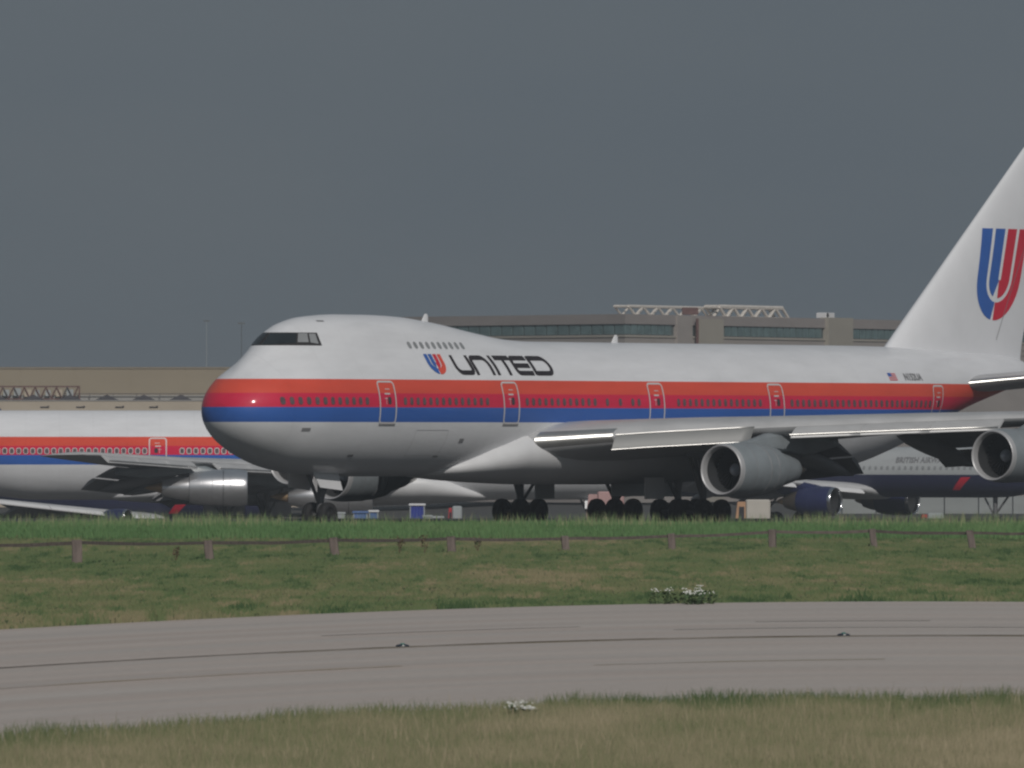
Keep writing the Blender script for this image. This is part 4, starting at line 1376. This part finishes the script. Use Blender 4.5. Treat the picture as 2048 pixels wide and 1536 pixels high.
# ================================================================== taxiway lights
for k, (px, py_) in enumerate([(806, 1297), (1690, 1276)]):
    x = at(px, 0, 1)[0] * (204.5 if k == 0 else 214.0)
    y = float(mid_line(x)) - .2
    t = tag(empty('taxiway_light', (x, y, .07)), ['small dark taxiway light set on the joint line, left of the two', 'small dark taxiway light set on the joint line towards the right'][k], 'taxiway light', 'lights along the taxiway line')
    b = MB(); b.lathe([(0, .14), (.025, .13), (.045, .08), (.045, .01)], 'Z', 20); b.build('housing', M['lamp_body'], t)
    b = MB(); b.lathe([(.046, .05), (.062, .04), (.068, .005)], 'Z', 14); b.build('lens', M['lamp_glass'], t)
    b = MB(); b.box(.0, .035, -.14, -.11, .010, .032); b.build('lamp_window', M['petal'], t, False)

# ================================================================== grass
def blades(name, x, y, h, w, tint, mt, label=None, lean=.35, zbase=None, turf=0.0):
    n = len(x)
    z = gz(x, y) if zbase is None else zbase
    yaw = (rng.random(n) - .5) * 2.7
    la = rng.random(n) * 2 * math.pi
    lm = lean * h * (0.3 + rng.random(n))
    dx, dy = np.cos(yaw) * w / 2, np.sin(yaw) * w / 2 * .5
    lx, ly = np.cos(la) * lm, np.sin(la) * lm
    V = np.empty((n, 5, 3))
    V[:, 0] = np.stack([x - dx, y - dy, z - .02], 1)
    V[:, 1] = np.stack([x + dx, y + dy, z - .02], 1)
    V[:, 2] = np.stack([x - dx * .7 + lx * .35, y - dy * .7 + ly * .35, z + h * .6], 1)
    V[:, 3] = np.stack([x + dx * .7 + lx * .35, y + dy * .7 + ly * .35, z + h * .6], 1)
    V[:, 4] = np.stack([x + lx, y + ly, z + h], 1)
    me = bpy.data.meshes.new(name)
    me.vertices.add(n * 5); me.vertices.foreach_set('co', V.ravel())
    k = np.arange(n)[:, None] * 5
    loops = np.concatenate([k + [0, 1, 3, 2], k + [2, 3, 4]], 1).ravel()
    me.loops.add(n * 7); me.loops.foreach_set('vertex_index', loops.astype(np.int32))
    st = (np.arange(n)[:, None] * 7 + [0, 4]).ravel()
    me.polygons.add(n * 2); me.polygons.foreach_set('loop_start', st.astype(np.int32))
    me.update(calc_edges=True)
    a = me.attributes.new('tint', 'FLOAT', 'POINT')
    a.data.foreach_set('value', np.repeat(np.clip(tint, 0, 1), 5).astype(np.float32))
    me.materials.append(mt)
    if turf > 0:
        N = np.stack([np.sin(yaw) * .5 + lx * 0, -np.cos(yaw) * (1.0 - turf) - .25, np.full(n, turf)], 1)
        N /= np.linalg.norm(N, axis=1)[:, None]
        me.shade_smooth()
        me.normals_split_custom_set_from_vertices(np.repeat(N, 5, 0))
    o = bpy.data.objects.new(name, me)
    link(o)
    tag(o, label=label, kind='stuff')
    return o

def scatter(n, ylo, yhi, half=.062):
    y = ylo + (yhi - ylo) * rng.random(n)
    x = (rng.random(n) * 2 - 1) * half * yhi
    k = np.abs(x) < half * y + 1.5
    return x[k], y[k]

G_FAR = grass_mat('tall green grass', [(0, (0.075, 0.135, 0.05)), (.35, (0.11, 0.215, 0.08)), (.7, (0.18, 0.26, 0.115)), (1, (0.36, 0.34, 0.20))])
G_MID = grass_mat('mown verge grass', [(0, (0.052, 0.092, 0.036)), (.35, (0.106, 0.150, 0.062)), (.65, (0.150, 0.168, 0.078)), (1, (0.235, 0.205, 0.118))])
G_NEAR = grass_mat('dry foreground grass', [(0, (0.07, 0.108, 0.045)), (.35, (0.165, 0.182, 0.09)), (.65, (0.262, 0.235, 0.145)), (1, (0.40, 0.335, 0.23))])

# tall meadow on the rise in front of the runway
x, y = scatter(80000, 421, 462)
p = fbm(x * .35, y * .1)
h = (.16 + .22 * rng.random(len(x))) * (.65 + .75 * p)
blades('meadow_grass', x, y, h, .030 + .02 * rng.random(len(x)), .12 + .5 * p + .28 * (rng.random(len(x)) - .5), G_FAR, 'tall bright green grass on the rise beyond the fence')
x, y = scatter(10500, 436, 461)
p = fbm(x * .22 + 9, y * .05)
k = rng.random(len(x)) < np.clip((p - .33) * 3.2, .04, 1)
x, y, p = x[k], y[k], p[k]
h = (.42 + .42 * rng.random(len(x))) * (.7 + .5 * p)
blades('seeding_grass', x, y, h, .018 + .012 * rng.random(len(x)), .45 + .55 * rng.random(len(x)), G_FAR, 'thin straw coloured grass stems standing above the meadow', .22)
# rough strip by the fence and mown verge down to the taxiway
x, y = scatter(250000, 222, 430)
k = y > far_edge(x) + .15
x, y = x[k], y[k]
p = fbm(x * .5, y * .12)
q = fbm(x * .12 + 31, y * .03 + 7)
near_fence = np.exp(-((y - (378 + .9 * x * 0)) / 22.0) ** 2)
edge = np.exp(-(y - far_edge(x)) / 9.0)
h = (.04 + .055 * rng.random(len(x))) * (.5 + p) * (1 + .5 * near_fence * (p > .55) + 1.0 * edge * (p > .45))
green = .30 * (1 - sstep(320, 400, y))
r2 = fbm(x * .9 + 3, y * .22 + 11)
clump = sstep(.55, .66, r2)
tuft = sstep(.60, .72, fbm(x * 2.2 + 8, y * .16 + 4, 3))
straw = sstep(.58, .72, fbm(x * 1.7 + 70, y * .12 + 9, 3))
h = h * (1 + .9 * clump * edge + 1.4 * tuft * (edge + .25 * near_fence + .2))
tint = .34 + .75 * (q - .5) + .35 * (p - .5) + .16 * (rng.random(len(x)) - .5) + green * .45 + .06 + .16 * sstep(345, 395, y) - .42 * edge * clump - .14 * clump - .16 * edge - .34 * tuft + .26 * straw + .30 * (fbm(x * 1.1, y * .06, 3) - .5) + .22 * sstep(.5, .7, fbm(x * .2 + 50, y * .05 + 3)) * (y < 330)
blades('verge_grass', x, y, h, .045 + .045 * rng.random(len(x)), tint, G_MID, 'short olive grass between the fence and the taxiway', turf=.6)
# foreground
x, y = scatter(230000, 124, 163)
k = y < near_edge(x) + 4.2 * (fbm(x * .8, y * 0 + 3) - .5) - .1
x, y = x[k], y[k]
p = fbm(x * .9, y * .25)
q = fbm(x * .3 + 5, y * .1)
edge = np.clip(np.exp(-(near_edge(x) - y) / 4.0), 0, 1.1)
h = (.10 + .16 * rng.random(len(x))) * (.6 + .7 * p) * (1 + .45 * edge)
tint = .34 + .5 * (q - .5) + .45 * (p - .5) + .34 * (rng.random(len(x)) - .3) - .62 * edge + .2
blades('foreground_grass', x, y, h, .010 + .010 * rng.random(len(x)), tint, G_NEAR, 'long dry grass along the near edge of the taxiway', turf=.22)

x, y = scatter(5200, 124, 162)
k = y < near_edge(x) - .3
x, y = x[k], y[k]
blades('dry_stems', x, y, (.20 + .24 * rng.random(len(x))), .009 + .006 * rng.random(len(x)), .55 + .45 * rng.random(len(x)), G_NEAR, 'pale dry grass stems standing in the foreground', .3)

# ================================================================== weeds and flowers
def flower(x, y, nh, spread, hgt, label, leafy=True, seed=1):
    r = random.Random(seed)
    t = tag(empty('flowering_weed', (x, y, float(gz(x, y)))), label, 'flower', 'white flowering weeds in the grass')
    sb, hb, lb = MB(), MB(), MB()
    for i in range(nh):
        px, py_ = r.uniform(-spread, spread), r.uniform(-.3, .3)
        hh = hgt * r.uniform(.72, 1.08)
        sb.tube((px * .6, py_, -.02), (px, py_, hh), .012, .008, 5)
        for k in range(5):
            a = 2 * math.pi * k / 5 + r.random()
            rr_ = .085 * math.sqrt(r.random()) * 1.3
            cx, cy, cz = px + rr_ * math.cos(a), py_ + rr_ * math.sin(a), hh + r.uniform(-.015, .03)
            n = 6; w = r.uniform(.016, .034)
            V = [(cx + w * math.cos(2 * math.pi * j / n), cy + w * math.sin(2 * math.pi * j / n) * .8, cz + r.uniform(-.008, .012)) for j in range(n)] + [(cx, cy, cz + .022)]
            hb.add(V, [(j, (j + 1) % n, n) for j in range(n)])
    for i in range(nh * (13 if leafy else 5)):
        a = r.uniform(0, 6.28); px, py_ = r.uniform(-spread * 1.1, spread * 1.1), r.uniform(-.35, .35)
        z0 = hgt * r.uniform(.0, .75); L = r.uniform(.10, .24); w = L * .28
        dx, dy, dz = math.cos(a) * L, math.sin(a) * L, r.uniform(-.02, .12)
        lb.add([(px, py_, z0), (px + dx * .5 - dy * .25, py_ + dy * .5 + dx * .25, z0 + dz * .7), (px + dx, py_ + dy, z0 + dz), (px + dx * .5 + dy * .25, py_ + dy * .5 - dx * .25, z0 + dz * .6)], [(0, 1, 2, 3)])
    tag(sb.build('stems', M['weed'], t), kind='stuff')
    tag(hb.build('flower_heads', M['petal'], t, False), kind='stuff')
    tag(lb.build('leaves', M['weed'], t, False), kind='stuff')
for px, py_, nh, sp_, hg, lab, sd in [
    (1322, 1214, 5, .24, .42, 'white flowering weed at the taxiway edge, leftmost of the clump', 1),
    (1358, 1213, 4, .22, .40, 'thin white flowering weed just right of the leftmost one at the taxiway edge', 2),
    (1388, 1215, 7, .22, .40, 'dense white flowering weed with low hanging heads in the middle of the taxiway edge clump', 3),
    (1410, 1214, 6, .20, .46, 'dark leafy white flowering weed at the right end of the taxiway edge clump', 4)]:
    d = CAMH * FPX / (py_ - 877)
    flower((px - 1024) * d / FPX, d + 1.0, nh, sp_, hg, lab, True, sd)
d = CAMH * FPX / (1446 - 877)
flower((1046 - 1024) * d / FPX, d, 11, .20, .27, 'cluster of small white flowers in the foreground grass', False, 9)

def dock(px, d, hgt, label, seed, mt='dock'):
    r = random.Random(seed)
    x = (px - 1024) * d / FPX
    t = tag(empty('dock_weed', (x, d, float(gz(x, d)))), label, 'weed', 'tall weeds along the fence')
    b = MB()
    for i in range(3):
        a = r.uniform(-.25, .25)
        b.tube((0, 0, -.03), (a * hgt, r.uniform(-.1, .1), hgt * r.uniform(.7, 1)), .014, .006, 5)
    tag(b.build('stems', M['dock'], t), kind='stuff')
    b = MB()
    for i in range(46):
        a = r.uniform(-.25, .25); q = r.uniform(.25, 1) ** .7
        c = (a * hgt * q + r.uniform(-.05, .05), r.uniform(-.08, .08), hgt * q)
        L = r.uniform(.03, .08); an = r.uniform(0, 6.28)
        b.add([c, (c[0] + L * math.cos(an), c[1] + L * .5, c[2] + L * math.sin(an)), (c[0] + L * math.cos(an + 1.1), c[1] - L * .5, c[2] + L * math.sin(an + 1.1))], [(0, 1, 2)])
    tag(b.build('seed_heads', M[mt], t, False), kind='stuff')
for px, d, hg, lab, sd in [(800, 372, .62, 'brown seeding dock weed under the rail between the third and fourth post', 21), (848, 371, .72, 'dark seeding dock weed just left of the fourth fence post', 22),
                           (955, 378, .55, 'brown weed right of the fourth fence post', 23), (352, 352, .45, 'reddish dry weed left of the second fence post', 24)]:
    dock(px, d, hg, lab, sd)

# ================================================================== thin haze over the airfield
hm = bpy.data.materials.new('thin haze')
hm.use_nodes = True
n_ = hm.node_tree.nodes
for q in list(n_):
    if q.type != 'OUTPUT_MATERIAL': n_.remove(q)
pv = n_.new('ShaderNodeVolumePrincipled')
pv.inputs['Color'].default_value = (0.80, 0.86, 0.92, 1)
pv.inputs['Density'].default_value = 0.00023
pv.inputs['Anisotropy'].default_value = 0.2
hm.node_tree.links.new(pv.outputs[0], [q for q in n_ if q.type == 'OUTPUT_MATERIAL'][0].inputs['Volume'])
b = MB(); b.box(-4100, 4100, -400, 9100, -6, 24)
tag(b.build('haze', hm, None, False), kind='stuff')
